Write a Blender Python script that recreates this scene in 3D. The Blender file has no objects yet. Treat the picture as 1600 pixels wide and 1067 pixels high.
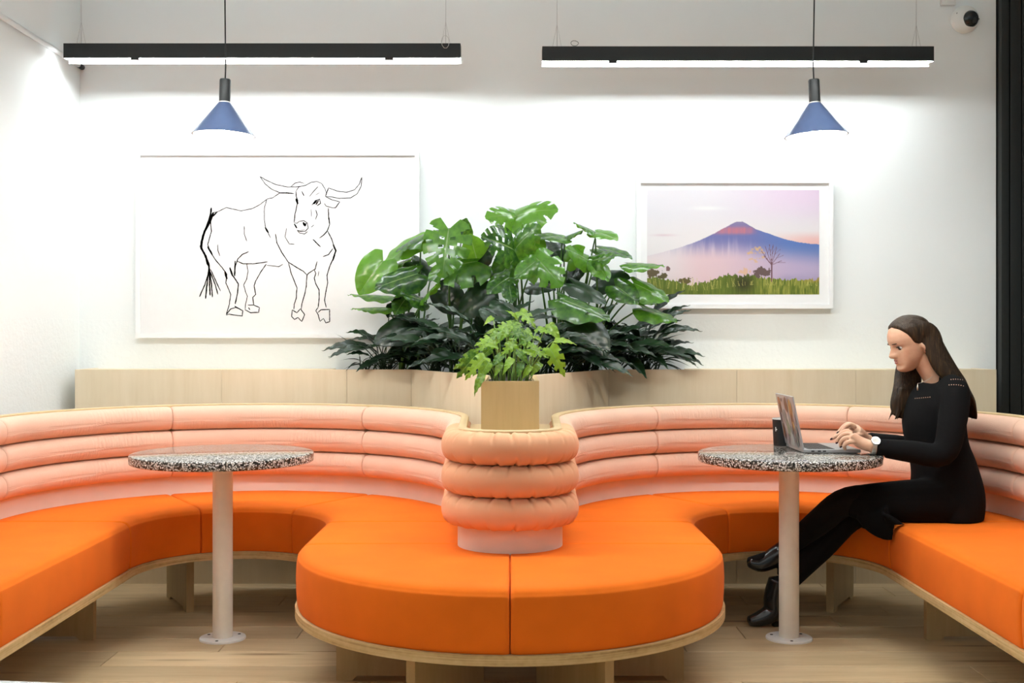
import bpy, bmesh, math, random
import numpy as np
from mathutils import Vector, Matrix, noise as mnoise
random.seed(7)
scene = bpy.context.scene
col = scene.collection
PI = math.pi

# ------------------------------------------------------------------ camera / light / exposure
F = 1800.0; CX = 797.0; CY = 526.3; CH = 1.176       # focal length (px of 1600), vanishing point, eye height
cam_d = bpy.data.cameras.new('camera'); cam = bpy.data.objects.new('camera', cam_d); col.objects.link(cam)
cam.location = (0, 0, CH); cam.rotation_euler = (PI/2, 0, 0)
cam_d.sensor_width = 36; cam_d.lens = 36*F/1600
cam_d.shift_x = (800-CX)/1600; cam_d.shift_y = -(533.5-CY)/1600
scene.camera = cam
w = bpy.data.worlds.new('world'); scene.world = w; w.use_nodes = True
w.node_tree.nodes['Background'].inputs[0].default_value = (0.82, 1.0, 1.05, 1)
w.node_tree.nodes['Background'].inputs[1].default_value = 0.24
LINEAR_EMIT = 76.0      # ceiling-hung linear fixtures
FRONT_FILL_EMIT = 146.0       # added fill fixtures in front, out of view
BULB_EMIT = 170.0
scene.view_settings.view_transform = 'Standard'; scene.view_settings.look = 'None'
scene.view_settings.exposure = 0.30; scene.view_settings.gamma = 1.0
scene.view_settings.use_curve_mapping = False

# ------------------------------------------------------------------ helpers
def W(px, py, y):
    "photo pixel at depth y -> world point"
    return Vector(((px-CX)*y/F, y, CH-(py-CY)*y/F))

def link(o, parent=None):
    col.objects.link(o)
    if parent is not None: o.parent = parent
    return o
def tag(o, label=None, cat=None, group=None, kind=None):
    if label: o['label'] = label
    if cat: o['category'] = cat
    if group: o['group'] = group
    if kind: o['kind'] = kind
    return o
def wloc(o):
    l = Vector((0, 0, 0))
    while o is not None: l += o.location; o = o.parent
    return l
def empty(name, loc, label=None, cat=None, group=None, kind=None):
    o = bpy.data.objects.new(name, None); o.location = loc; o.empty_display_size = .05
    link(o); return tag(o, label, cat, group, kind)
def mk(name, verts, faces, mat, parent=None, smooth=False, uv=None, origin=None, fix=True):
    "mesh object from world-space verts"
    base = wloc(parent) if parent is not None else Vector((0, 0, 0))
    org = Vector(origin) if origin is not None else base
    me = bpy.data.meshes.new(name)
    me.from_pydata([Vector(v)-org for v in verts], [], faces)
    if uv is not None:
        ul = me.uv_layers.new(name='UVMap')
        for l in me.loops: ul.data[l.index].uv = uv[l.vertex_index]
    if fix:
        bm = bmesh.new(); bm.from_mesh(me); bmesh.ops.recalc_face_normals(bm, faces=bm.faces); bm.to_mesh(me); bm.free()
    if smooth: me.polygons.foreach_set('use_smooth', [True]*len(me.polygons))
    for m in (mat if isinstance(mat, (list, tuple)) else [mat]): me.materials.append(m)
    o = bpy.data.objects.new(name, me); o.location = org-base
    return link(o, parent)
def autosmooth(o, deg=35):
    me = o.data; bm = bmesh.new(); bm.from_mesh(me)
    for e in bm.edges:
        e.smooth = not (len(e.link_faces) == 2 and e.calc_face_angle(0) > math.radians(deg))
    for f in bm.faces: f.smooth = True
    bm.to_mesh(me); bm.free(); return o

def box_vf(x0, x1, y0, y1, z0, z1):
    v = [(x, y, z) for z in (z0, z1) for y in (y0, y1) for x in (x0, x1)]
    f = [(0, 1, 3, 2), (4, 6, 7, 5), (0, 4, 5, 1), (2, 3, 7, 6), (0, 2, 6, 4), (1, 5, 7, 3)]
    return v, f
def box(name, x0, x1, y0, y1, z0, z1, mat, parent=None, bev=0.0, origin=None):
    v, f = box_vf(x0, x1, y0, y1, z0, z1)
    o = mk(name, v, f, mat, parent, origin=origin)
    if bev:
        bm = bmesh.new(); bm.from_mesh(o.data)
        bmesh.ops.bevel(bm, geom=list(bm.edges), offset=bev, segments=2, affect='EDGES', profile=.6); bm.to_mesh(o.data); bm.free(); autosmooth(o, 50)
    return o
def join_vf(parts):
    V, Fc = [], []
    for v, f in parts:
        n = len(V); V += list(v); Fc += [tuple(i+n for i in q) for q in f]
    return V, Fc
def lathe(name, prof, c, mat, parent=None, n=40, smooth=True, closed=False, tilt=None):
    "prof [(r,z)] turned about a vertical axis through c"
    V, Fc = [], []
    for r, z in prof:
        for k in range(n):
            a = 2*PI*k/n; V.append(Vector((r*math.cos(a), r*math.sin(a), z)))
    m = len(prof)
    for j in range(m if closed else m-1):
        j2 = (j+1) % m
        for k in range(n):
            k2 = (k+1) % n; Fc.append((j*n+k, j*n+k2, j2*n+k2, j2*n+k))
    if not closed:
        if prof[0][0] > 1e-6: Fc.append(tuple(range(n-1, -1, -1)))
        if prof[-1][0] > 1e-6: Fc.append(tuple((m-1)*n+k for k in range(n)))
    if tilt is not None: V = [tilt @ v for v in V]
    c = Vector(c); V = [v+c for v in V]
    o = mk(name, V, Fc, mat, parent)
    if smooth: autosmooth(o, 35)
    return o
def tube_vf(pts, r, n=8):
    pts = [Vector(p) for p in pts]; V, Fc = [], []
    rr = r if isinstance(r, (list, tuple)) else [r]*len(pts)
    up = Vector((0, 0, 1)); prev = None
    for i, p in enumerate(pts):
        t = (pts[min(i+1, len(pts)-1)]-pts[max(i-1, 0)]).normalized()
        if prev is None:
            a = t.cross(up)
            if a.length < .1: a = t.cross(Vector((1, 0, 0)))
        else: a = prev-t*prev.dot(t)
        a.normalize(); prev = a; b = t.cross(a)
        for k in range(n):
            q = 2*PI*k/n; V.append(p+(a*math.cos(q)+b*math.sin(q))*rr[i])
    for i in range(len(pts)-1):
        for k in range(n):
            k2 = (k+1) % n; Fc.append((i*n+k, i*n+k2, (i+1)*n+k2, (i+1)*n+k))
    Fc.append(tuple(range(n-1, -1, -1))); Fc.append(tuple((len(pts)-1)*n+k for k in range(n)))
    return V, Fc
def tube(name, pts, r, mat, parent=None, n=8):
    v, f = tube_vf(pts, r, n); return mk(name, v, f, mat, parent, smooth=True)
def loft_vf(rings, n=20, hint=None):
    "rings: (center, a, b) closed tube of ellipses; a along hint-projected axis, b along the other"
    pts = [Vector(r[0]) for r in rings]; V, Fc = [], []
    for i, (c, a, b) in enumerate(rings):
        t = (pts[min(i+1, len(pts)-1)]-pts[max(i-1, 0)]).normalized()
        h = Vector(hint) if hint is not None else Vector((0, 1, 0))
        B = (h-t*h.dot(t)).normalized(); A = B.cross(t).normalized()
        for k in range(n):
            q = 2*PI*k/n; V.append(pts[i]+A*a*math.cos(q)+B*b*math.sin(q))
    for i in range(len(rings)-1):
        for k in range(n):
            k2 = (k+1) % n; Fc.append((i*n+k, i*n+k2, (i+1)*n+k2, (i+1)*n+k))
    for i, s in ((0, -1), (len(rings)-1, 1)):
        t = (pts[min(i+1, len(pts)-1)]-pts[max(i-1, 0)]).normalized()
        V.append(pts[i]+t*s*min(rings[i][1], rings[i][2])*.5); m = len(V)-1
        for k in range(n): Fc.append((i*n+k, i*n+(k+1) % n, m))
    return V, Fc
def smooth_rings(rings, sub=4):
    "Catmull-Rom through (center,a,b)"
    P = [tuple(Vector(c))+(a, b) for c, a, b in rings]; P = np.array(P); out = []
    n = len(P)
    for i in range(n-1):
        p0, p1, p2, p3 = P[max(i-1, 0)], P[i], P[i+1], P[min(i+2, n-1)]
        for k in range(sub):
            t = k/sub
            q = .5*((2*p1)+(-p0+p2)*t+(2*p0-5*p1+4*p2-p3)*t*t+(-p0+3*p1-3*p2+p3)*t**3)
            out.append((Vector(q[:3]), max(q[3], .002), max(q[4], .002)))
    out.append((Vector(P[-1][:3]), P[-1][3], P[-1][4])); return out
def remesh(name, parts, voxel, mat, parent, smooth_it=4, factor=.5):
    "union of closed shells as ONE continuous surface"
    base = wloc(parent); V, Fc = join_vf(parts)
    me = bpy.data.meshes.new('tmp'); me.from_pydata([Vector(v)-base for v in V], [], Fc)
    bm = bmesh.new(); bm.from_mesh(me)
    bmesh.ops.recalc_face_normals(bm, faces=bm.faces); bm.to_mesh(me); bm.free()
    o = bpy.data.objects.new('tmp', me); col.objects.link(o)
    m = o.modifiers.new('r', 'REMESH'); m.mode = 'VOXEL'; m.voxel_size = voxel; m.adaptivity = 0
    if smooth_it:
        s = o.modifiers.new('s', 'SMOOTH'); s.iterations = smooth_it; s.factor = factor
    dg = bpy.context.evaluated_depsgraph_get(); dg.update()
    nm = bpy.data.meshes.new_from_object(o.evaluated_get(dg))
    bpy.data.objects.remove(o); bpy.data.meshes.remove(me)
    nm.name = name; nm.materials.clear()
    for q in (mat if isinstance(mat, (list, tuple)) else [mat]): nm.materials.append(q)
    nm.polygons.foreach_set('use_smooth', [True]*len(nm.polygons))
    return link(bpy.data.objects.new(name, nm), parent)

# ------------------------------------------------------------------ materials
class NT:
    def __init__(s, name):
        s.m = bpy.data.materials.new(name); s.m.use_nodes = True; s.t = s.m.node_tree; s.p = s.t.nodes['Principled BSDF']
    def n(s, kind, **kw):
        x = s.t.nodes.new(kind)
        for k, v in kw.items():
            if k.startswith('i_'): x.inputs[k[2:].replace('_', ' ')].default_value = v
            else: setattr(x, k, v)
        return x
    def l(s, a, b): s.t.links.new(a, b)
    def ramp(s, fac, stops):
        r = s.n('ShaderNodeValToRGB'); e = r.color_ramp.elements
        while len(e) < len(stops): e.new(.5)
        for q, (p, c) in zip(e, stops): q.position = p; q.color = tuple(c)+(1,)
        s.l(fac, r.inputs[0]); return r.outputs[0]
    def coords(s, scale=(1, 1, 1), src='Object'):
        tc = s.n('ShaderNodeTexCoord'); mp = s.n('ShaderNodeMapping'); mp.inputs['Scale'].default_value = scale
        s.l(tc.outputs[src], mp.inputs[0]); return mp.outputs[0]
    def noise(s, vec, scale, detail=4, rough=.5):
        x = s.n('ShaderNodeTexNoise'); x.inputs['Scale'].default_value = scale; x.inputs['Detail'].default_value = detail
        x.inputs['Roughness'].default_value = rough
        s.l(vec, x.inputs['Vector']); return x.outputs['Fac']
    def bump(s, h, strength=.2, dist=.01):
        b = s.n('ShaderNodeBump'); b.inputs['Strength'].default_value = strength; b.inputs['Distance'].default_value = dist
        s.l(h, b.inputs['Height']); s.l(b.outputs[0], s.p.inputs['Normal'])
    def set(s, color=None, rough=None, metal=None, spec=None, sheen=None, coat=None):
        if color is not None: s.p.inputs['Base Color'].default_value = tuple(color)+(1,)
        if rough is not None: s.p.inputs['Roughness'].default_value = rough
        if metal is not None: s.p.inputs['Metallic'].default_value = metal
        if spec is not None: s.p.inputs['Specular IOR Level'].default_value = spec
        if sheen is not None: s.p.inputs['Sheen Weight'].default_value = sheen
        if coat is not None: s.p.inputs['Coat Weight'].default_value = coat
        return s
def plain(name, color, rough=.5, metal=0, spec=.5, var=.06, scale=30, bump=0.0, coat=None):
    "a plain procedural colour with a little noise"
    t = NT(name).set(color, rough, metal, spec, coat=coat)
    f = t.noise(t.coords(), scale, 3)
    t.l(t.ramp(f, [(.3, [c*(1-var) for c in color]), (.7, [min(1, c*(1+var)) for c in color])]), t.p.inputs['Base Color'])
    if bump: t.bump(f, bump, .002)
    return t.m
def emis(name, color, strength):
    t = NT(name).set((.9, .9, .9), .5); t.p.inputs['Emission Color'].default_value = tuple(color)+(1,)
    t.p.inputs['Emission Strength'].default_value = strength; return t.m
def fabric(name, color, bump=.25, scale=900, sheen=.3, wrinkle=0, var=.05):
    t = NT(name).set(color, .95, 0, .15, sheen); c = t.coords()
    f = t.noise(c, scale, 3, .7); g = t.noise(c, 6, 3)
    mx = t.n('ShaderNodeMath', operation='MULTIPLY_ADD'); t.l(f, mx.inputs[0]); mx.inputs[1].default_value = .5; t.l(g, mx.inputs[2])
    t.l(t.ramp(mx.outputs[0], [(.45, [q*(1-var*1.6) for q in color]), (1.0, [min(1, q*(1+var)) for q in color])]), t.p.inputs['Base Color'])
    h = f
    if wrinkle:
        uv = t.coords((95, 5, 1), 'UV'); wv = t.noise(uv, 1.0, 3, .55); big = t.noise(t.coords((2.2, .8, 1), 'UV'), 1.0, 2)
        mm = t.n('ShaderNodeMath', operation='MULTIPLY'); t.l(wv, mm.inputs[0]); t.l(t.ramp(big, [(.45, (0, 0, 0)), (.62, (1, 1, 1))]), mm.inputs[1])
        ad = t.n('ShaderNodeMath', operation='MULTIPLY_ADD'); t.l(mm.outputs[0], ad.inputs[0]); ad.inputs[1].default_value = wrinkle; t.l(f, ad.inputs[2]); h = ad.outputs[0]
    t.bump(h, bump, .0015); return t.m
def wood(name, c0, c1, grain=(14, 14, 1.2), rough=.45, knots=False, bump=.05, rnd=0.0, spec=.4):
    t = NT(name).set(c0, rough, 0, spec); v = t.coords(grain)
    if rnd:
        oi = t.n('ShaderNodeObjectInfo'); add = t.n('ShaderNodeVectorMath', operation='MULTIPLY_ADD')
        cb = t.n('ShaderNodeCombineXYZ')
        for k in range(3): t.l(oi.outputs['Random'], cb.inputs[k])
        add.inputs[1].default_value = (31, 17, 23); t.l(cb.outputs[0], add.inputs[0]); t.l(v, add.inputs[2]); v = add.outputs[0]
    f = t.noise(v, 1.6, 6, .62); g = t.noise(v, 7, 4, .6)
    ad = t.n('ShaderNodeMath', operation='MULTIPLY_ADD'); t.l(g, ad.inputs[0]); ad.inputs[1].default_value = .35; t.l(f, ad.inputs[2])
    cc = t.ramp(ad.outputs[0], [(.42, c1), (.62, [(a+b)/2 for a, b in zip(c0, c1)]), (.9, c0)])
    if knots:
        vo = t.n('ShaderNodeTexVoronoi'); vo.inputs['Scale'].default_value = 1.0; t.l(v, vo.inputs['Vector'])
        k = t.ramp(vo.outputs['Distance'], [(.0, (.16, .10, .06)), (.09, (.45, .36, .28)), (.20, (1, 1, 1))])
        mx = t.n('ShaderNodeMixRGB', blend_type='MULTIPLY'); mx.inputs[0].default_value = .8; t.l(cc, mx.inputs[1]); t.l(k, mx.inputs[2]); cc = mx.outputs[0]
    if rnd:
        hs = t.n('ShaderNodeHueSaturation'); mr = t.n('ShaderNodeMapRange'); mr.inputs['To Min'].default_value = 1-rnd; mr.inputs['To Max'].default_value = 1+rnd
        t.l(oi.outputs['Random'], mr.inputs[0]); t.l(mr.outputs[0], hs.inputs['Value']); t.l(cc, hs.inputs['Color']); cc = hs.outputs[0]
    t.l(cc, t.p.inputs['Base Color']); t.bump(ad.outputs[0], bump, .004); return t.m
M = {}
# painted wall: smooth above, rougher render in the band under h = 1.26
t = NT('white_wall_paint').set((.85, .87, .865), .85, 0, .2)
geo = t.n('ShaderNodeNewGeometry'); sx = t.n('ShaderNodeSeparateXYZ'); t.l(geo.outputs['Position'], sx.inputs[0])
lt = t.n('ShaderNodeMath', operation='LESS_THAN'); t.l(sx.outputs[2], lt.inputs[0]); lt.inputs[1].default_value = 1.262
c = t.coords(); a = t.noise(c, 45, 4, .6); b = t.noise(c, 120, 2)
mu = t.n('ShaderNodeMath', operation='MULTIPLY_ADD'); t.l(lt.outputs[0], mu.inputs[0]); mu.inputs[1].default_value = .75; mu.inputs[2].default_value = .12
m2 = t.n('ShaderNodeMath', operation='MULTIPLY'); t.l(mu.outputs[0], m2.inputs[0]); t.l(a, m2.inputs[1]); t.bump(m2.outputs[0], .5, .006)
M['wall'] = t.m
M['ceiling'] = plain('ceiling_paint', (.86, .90, .91), .9, var=.03)
M['maple'] = wood('maple_panel', (.80, .68, .50), (.72, .59, .40), (9, 9, .9), .5, bump=.02)
M['maple2'] = wood('maple_box', (.60, .43, .21), (.50, .35, .16), (12, 12, 1.0), .5, bump=.02)
M['rim'] = wood('maple_rim', (.66, .50, .28), (.54, .39, .20), (5, 5, 30), .45, bump=.02)
# plywood: layers stacked in height
t = NT('plywood_layers').set((.55, .38, .18), .5, 0, .4); v = t.coords((2.5, 2.5, 170)); f = t.noise(v, 1.0, 3, .5); g = t.noise(t.coords((40, 40, 60)), 1, 4)
ad = t.n('ShaderNodeMath', operation='MULTIPLY_ADD'); t.l(g, ad.inputs[0]); ad.inputs[1].default_value = .35; t.l(f, ad.inputs[2])
t.l(t.ramp(ad.outputs[0], [(.42, (.34, .20, .075)), (.62, (.56, .38, .17)), (.85, (.68, .50, .26))]), t.p.inputs['Base Color']); M['ply'] = t.m
M['plyface'] = wood('plywood_face', (.58, .42, .22), (.46, .32, .15), (10, 10, 1.2), .5, bump=.03)
M['oak'] = wood('oak_floor', (.66, .50, .30), (.48, .34, .18), (1.1, 11, 1), .42, knots=True, bump=.06, rnd=.13)
M['orange'] = fabric('orange_wool', (.85, .170, .010), .3, 700, .03, var=.06)
M['pink'] = fabric('salmon_linen', (.85, .55, .41), .8, 1100, .05, wrinkle=5, var=.04)
M['pinkshade'] = fabric('salmon_linen_gathered_shaded', (.79, .41, .235), .3, 1100, .05, var=.05)  # same linen as the other rolls, with the nose's shade put into the colour
M['band'] = fabric('pale_pink_band', (.80, .66, .58), .2, 900, .1)
# terrazzo
t = NT('terrazzo').set((.05, .04, .035), .1, 0, .5); c = t.coords()
v1 = t.n('ShaderNodeTexVoronoi'); v1.inputs['Scale'].default_value = 175; t.l(c, v1.inputs['Vector'])
sp = t.n('ShaderNodeSeparateColor'); t.l(v1.outputs['Color'], sp.inputs[0])
chips = t.ramp(sp.outputs[0], [(.0, (.03, .025, .02)), (.36, (.055, .045, .035)), (.40, (.50, .46, .40)), (.7, (.74, .72, .69)), (1.0, (.86, .85, .84))])
edge = t.ramp(v1.outputs['Distance'], [(.0, (1, 1, 1)), (.40, (1, 1, 1)), (.60, (.20, .18, .16))])
mx = t.n('ShaderNodeMixRGB', blend_type='MULTIPLY'); mx.inputs[0].default_value = 1; t.l(chips, mx.inputs[1]); t.l(edge, mx.inputs[2]); t.l(mx.outputs[0], t.p.inputs['Base Color'])
M['terrazzo'] = t.m
M['cream'] = plain('cream_powder_coat', (.92, .83, .72), .45, var=.02)
M['plate'] = plain('white_powder_coat', (.90, .88, .85), .4, var=.02)
M['dark'] = plain('dark_hole', (.02, .02, .02), .6)
M['black'] = plain('black_anodised', (.005, .006, .006), .5, var=.1)
M['blacksat'] = plain('black_steel', (.007, .008, .007), .5)
M['glassdark'] = plain('night_glass', (.004, .005, .006), .08)
M['diff'] = emis('opal_diffuser', (.93, 1, 1.02), LINEAR_EMIT)
M['diff2'] = emis('room_fill_diffuser', (.95, 1, 1.0), FRONT_FILL_EMIT)  # glow of the added row in front of the tables
M['diff3'] = emis('dim_fill_diffuser', (.98, 1, .97), 18.0)  # weak glow for the added row nearest the camera
M['fill_up'] = emis('opal_fill_uplight', (.90, 1, 1.02), 30.0)  # added upward glow, bounced off the ceiling as fill
M['liner'] = plain('white_reflector', (.85, .85, .85), .5)
t = NT('blue_enamel').set((.06, .10, .21), .35, 0, .5, coat=.2); f = t.noise(t.coords(), 12, 2); t.l(t.ramp(f, [(.3, (.040, .066, .145)), (.7, (.052, .085, .175))]), t.p.inputs['Base Color']); M['blue'] = t.m
M['lampin'] = plain('lamp_inside_white', (.9, .88, .84), .5)
M['bulb'] = emis('warm_bulb', (1, .86, .68), BULB_EMIT)
M['cord'] = plain('black_cord', (.01, .01, .01), .6)
M['wire'] = plain('steel_wire', (.55, .55, .55), .35, .8)
M['frame'] = plain('white_frame', (.86, .86, .86), .4, var=.01)
M['paper'] = plain('drawing_paper', (.80, .80, .80), .8, var=.01)
M['mat'] = plain('mount_board', (.82, .82, .82), .8, var=.01)
M['ink'] = plain('black_ink', (.004, .004, .004), 1.0, spec=0.0, var=.3)
M['soil'] = plain('potting_soil', (.02, .014, .009), .95, var=.5, scale=150, bump=.8)
M['white'] = plain('white_plastic', (.80, .79, .76), .35, var=.02)
M['tabletop'] = plain('white_laminate', (.85, .85, .84), .35, var=.01)
M['dome'] = plain('smoked_dome', (.012, .014, .016), .06)
M['cloth'] = fabric('black_knit', (.0045, .0045, .005), .5, 500, .0)
M['tights'] = fabric('black_tights', (.007, .006, .006), .1, 900, .02)
M['leather'] = plain('black_leather', (.012, .012, .013), .22, var=.1, coat=.4)
t = NT('skin').set((.68, .40, .27), .5, 0, .4); f = t.noise(t.coords(), 40, 3)
t.l(t.ramp(f, [(.3, (.64, .36, .24)), (.7, (.70, .43, .29))]), t.p.inputs['Base Color']); t.p.inputs['Subsurface Weight'].default_value = .12
t.p.inputs['Subsurface Radius'].default_value = (.012, .005, .003); M['skin'] = t.m
M['lips'] = plain('lips', (.50, .17, .14), .4)
M['eyew'] = plain('eye_white', (.75, .72, .70), .25)
M['eyed'] = plain('dark_iris', (.03, .02, .015), .2)
t = NT('brown_hair').set((.05, .028, .014), .45, 0, .3); v = t.coords((170, 170, 5)); f = t.noise(v, 1, 3, .6)
t.l(t.ramp(f, [(.3, (.012, .006, .0025)), (.55, (.030, .0155, .006)), (.8, (.085, .046, .017))]), t.p.inputs['Base Color']); t.bump(f, .8, .004); M['hair'] = t.m
M['nail'] = plain('dark_nail_polish', (.03, .006, .012), .2)
M['steel'] = plain('brushed_steel', (.62, .60, .55), .28, .9)
M['dial'] = plain('watch_dial', (.50, .48, .42), .3)
M['alu'] = plain('laptop_aluminium', (.46, .46, .47), .38, .6, var=.02)
M['screen'] = plain('laptop_screen', (.02, .02, .025), .15)
M['keys'] = plain('laptop_keys', (.025, .025, .027), .5)
M['cup'] = plain('black_cup', (.008, .008, .009), .45)
M['cupin'] = plain('cup_rim', (.6, .58, .55), .5)
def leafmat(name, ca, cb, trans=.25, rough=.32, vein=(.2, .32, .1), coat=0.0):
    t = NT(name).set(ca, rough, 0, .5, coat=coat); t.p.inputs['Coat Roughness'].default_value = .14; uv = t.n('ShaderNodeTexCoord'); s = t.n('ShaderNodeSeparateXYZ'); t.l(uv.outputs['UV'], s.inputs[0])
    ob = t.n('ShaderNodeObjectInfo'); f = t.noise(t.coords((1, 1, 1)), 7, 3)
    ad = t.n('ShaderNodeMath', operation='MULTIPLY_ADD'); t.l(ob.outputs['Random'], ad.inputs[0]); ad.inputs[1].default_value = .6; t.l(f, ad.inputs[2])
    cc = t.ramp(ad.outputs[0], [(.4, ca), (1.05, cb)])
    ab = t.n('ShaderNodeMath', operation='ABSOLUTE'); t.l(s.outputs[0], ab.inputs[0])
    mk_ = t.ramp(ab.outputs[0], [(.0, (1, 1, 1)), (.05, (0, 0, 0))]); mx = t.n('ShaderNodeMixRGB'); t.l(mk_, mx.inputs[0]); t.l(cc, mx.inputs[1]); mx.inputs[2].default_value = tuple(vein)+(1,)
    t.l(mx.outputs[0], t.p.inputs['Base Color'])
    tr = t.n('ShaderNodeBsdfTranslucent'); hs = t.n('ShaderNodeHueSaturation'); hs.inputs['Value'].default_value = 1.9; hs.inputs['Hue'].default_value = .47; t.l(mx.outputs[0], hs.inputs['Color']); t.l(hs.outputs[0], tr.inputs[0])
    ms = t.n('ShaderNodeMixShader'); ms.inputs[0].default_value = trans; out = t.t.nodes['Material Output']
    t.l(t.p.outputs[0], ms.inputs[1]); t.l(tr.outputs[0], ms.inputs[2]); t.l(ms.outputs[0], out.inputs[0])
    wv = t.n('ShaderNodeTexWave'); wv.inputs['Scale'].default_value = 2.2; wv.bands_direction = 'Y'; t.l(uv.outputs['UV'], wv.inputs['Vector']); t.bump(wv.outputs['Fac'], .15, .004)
    return t.m
M['leaf'] = leafmat('monstera_leaf', (.010, .055, .008), (.085, .25, .018), .38, .24, coat=.35)
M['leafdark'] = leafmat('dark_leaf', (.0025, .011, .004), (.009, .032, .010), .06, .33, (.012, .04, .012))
M['leaflime'] = leafmat('lime_leaf', (.022, .10, .008), (.19, .36, .025), .28, .36)
M['stem'] = plain('green_stem', (.07, .17, .03), .5)
M['stemdark'] = plain('dark_stem', (.015, .04, .012), .5)
M['stemlime'] = plain('lime_stem', (.16, .28, .05), .5)

# ------------------------------------------------------------------ the room
XL = -2.147; XR = 2.425; YB = 5.75; HC = 3.4
floor = box('floor', XL, 7.0, -4.0, 6.2, -.10, -.018, M['oak']); tag(floor, kind='structure')
def struct(o): return tag(o, kind='structure')
struct(box('wall_back', XL-.1, XR, YB, YB+.15, -.10, HC, M['wall']))
struct(box('wall_left', XL-.12, XL, -4.0, YB, -.10, HC, M['wall']))
struct(box('ceiling', XL-.12, 7.0, -4.0, YB+.15, HC, HC+.1, M['ceiling']))
# dark glazed front to the right of the painted wall
gw = empty('window_1', (3.4, 5.8, 0)); struct(gw)
box('pane', 2.58, 6.9, 5.80, 5.82, 0, HC, M['glassdark'], gw)
for x0, x1 in ((2.432, 2.47), (2.475, 2.530), (2.533, 2.60), (3.7, 3.78), (5.0, 5.08)):
    box('mullion', x0, x1, 5.70, 5.85, 0, HC, M['blacksat'], gw, .004)
box('transom', 2.60, 6.9, 5.76, 5.80, 1.02, 1.09, M['blacksat'], gw)

# floor planks, each a board of its own
rows = []; y = 4.119-.1855*11; k = 0
fixed = {4.119: -1.465, 4.3045: -1.09, 4.49: -.832}
pm = {}
while y < 5.72:
    y1 = min(y+.1855, 5.75)
    x = XL - random.uniform(.2, 1.6)
    fx = [v for kk, v in fixed.items() if abs(kk-y) < .02]
    cuts = []
    if fx:
        cuts = [fx[0]-1.9, fx[0], fx[0]+1.75, fx[0]+3.6]
    else:
        s = x
        while s < XR+.2: s += random.uniform(1.3, 2.1); cuts.append(s)
    cuts = [c for c in cuts if XL+.15 < c < XR+.25]
    ed = [XL]+cuts+[XR+.3]
    for a, b in zip(ed[:-1], ed[1:]):
        g = .0014; L = round(b-a-2*g, 3)
        if (L, y1) not in pm:
            v, f = box_vf(0, L, 0, y1-y-2*g, -.018, 0)
            me = bpy.data.meshes.new('plank'); me.from_pydata(v, [], f)
            bm = bmesh.new(); bm.from_mesh(me)
            bmesh.ops.bevel(bm, geom=[e for e in bm.edges if all(q.co.z > -.001 for q in e.verts)], offset=.0012, segments=1, affect='EDGES')
            bmesh.ops.recalc_face_normals(bm, faces=bm.faces); bm.to_mesh(me); bm.free(); me.materials.append(M['oak']); pm[(L, y1)] = me
        o = bpy.data.objects.new('plank', pm[(L, y1)]); o.location = (a+g, y+g, 0); link(o, floor)
    y = y1

# ------------------------------------------------------------------ banquette
CBX = 1.09; CBY = 4.44; RI = .374; RB = .905; NY = 3.96; NR = .175; IR = .72
HS = .465; HD0 = .250; HD1 = .281; HRIM = .868; Y0 = 2.0; YM = 3.30
banq = empty('curved_banquette', (0, NY, 0), 'long curved orange banquette with pink roll backrest wrapping two round booths and a central island', 'banquette')
def arc(cx, cy, r, a0, a1, n):
    return [(cx+r*math.cos(math.radians(a0+(a1-a0)*k/n)), cy+r*math.sin(math.radians(a0+(a1-a0)*k/n))) for k in range(n+1)]
def lerp2(p, q, n): return [(p[0]+(q[0]-p[0])*k/n, p[1]+(q[1]-p[1])*k/n) for k in range(n+1)]
def uniq(P):
    o = [P[0]]
    for p in P[1:]:
        if (Vector(p)-Vector(o[-1])).length > 1e-6: o.append(p)
    return o
def curve_at(P):
    P = [Vector(p) for p in P]; d = [0]
    for a, b in zip(P[:-1], P[1:]): d.append(d[-1]+(b-a).length)
    def f(s):
        t = s*d[-1]
        for i in range(len(P)-1):
            if t <= d[i+1] or i == len(P)-2:
                u = (t-d[i])/max(d[i+1]-d[i], 1e-9); return P[i].lerp(P[i+1], min(max(u, 0), 1))
    return f, d[-1]
# (front curve, back curve) of every seat module, left side (x < 0)
mods = [
 (lerp2((-CBX-RI, Y0), (-CBX-RI, YM), 4), lerp2((-CBX-RB, Y0), (-CBX-RB, YM), 4)),
 (lerp2((-CBX-RI, YM), (-CBX-RI, CBY), 4), lerp2((-CBX-RB, YM), (-CBX-RB, CBY), 4)),
 (arc(-CBX, CBY, RI, 180, 120, 24), arc(-CBX, CBY, RB, 180, 120, 24)),
 (arc(-CBX, CBY, RI, 120, 60, 24), arc(-CBX, CBY, RB, 120, 60, 24)),
 (arc(-CBX, CBY, RI, 60, 0, 24), arc(-CBX, CBY, RB, 60, 0, 24)),
 (lerp2((-CBX+RI, CBY), (-IR, NY), 6), lerp2((-CBX+RB, CBY), (-NR, NY), 6)),
 (arc(0, NY, IR, 180, 270, 40), arc(0, NY, NR, 180, 270, 40)),
]
PROF = [(.004, HD1), (.0, HD1+.012), (-.003, .33), (-.004, .38), (-.002, .425), (.001, .440), (.002, .4445), (.004, .4455), (.008, .4520), (.016, .4590), (.030, .4635), (.06, .4652), (.12, .466), (.2, .466)]
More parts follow.
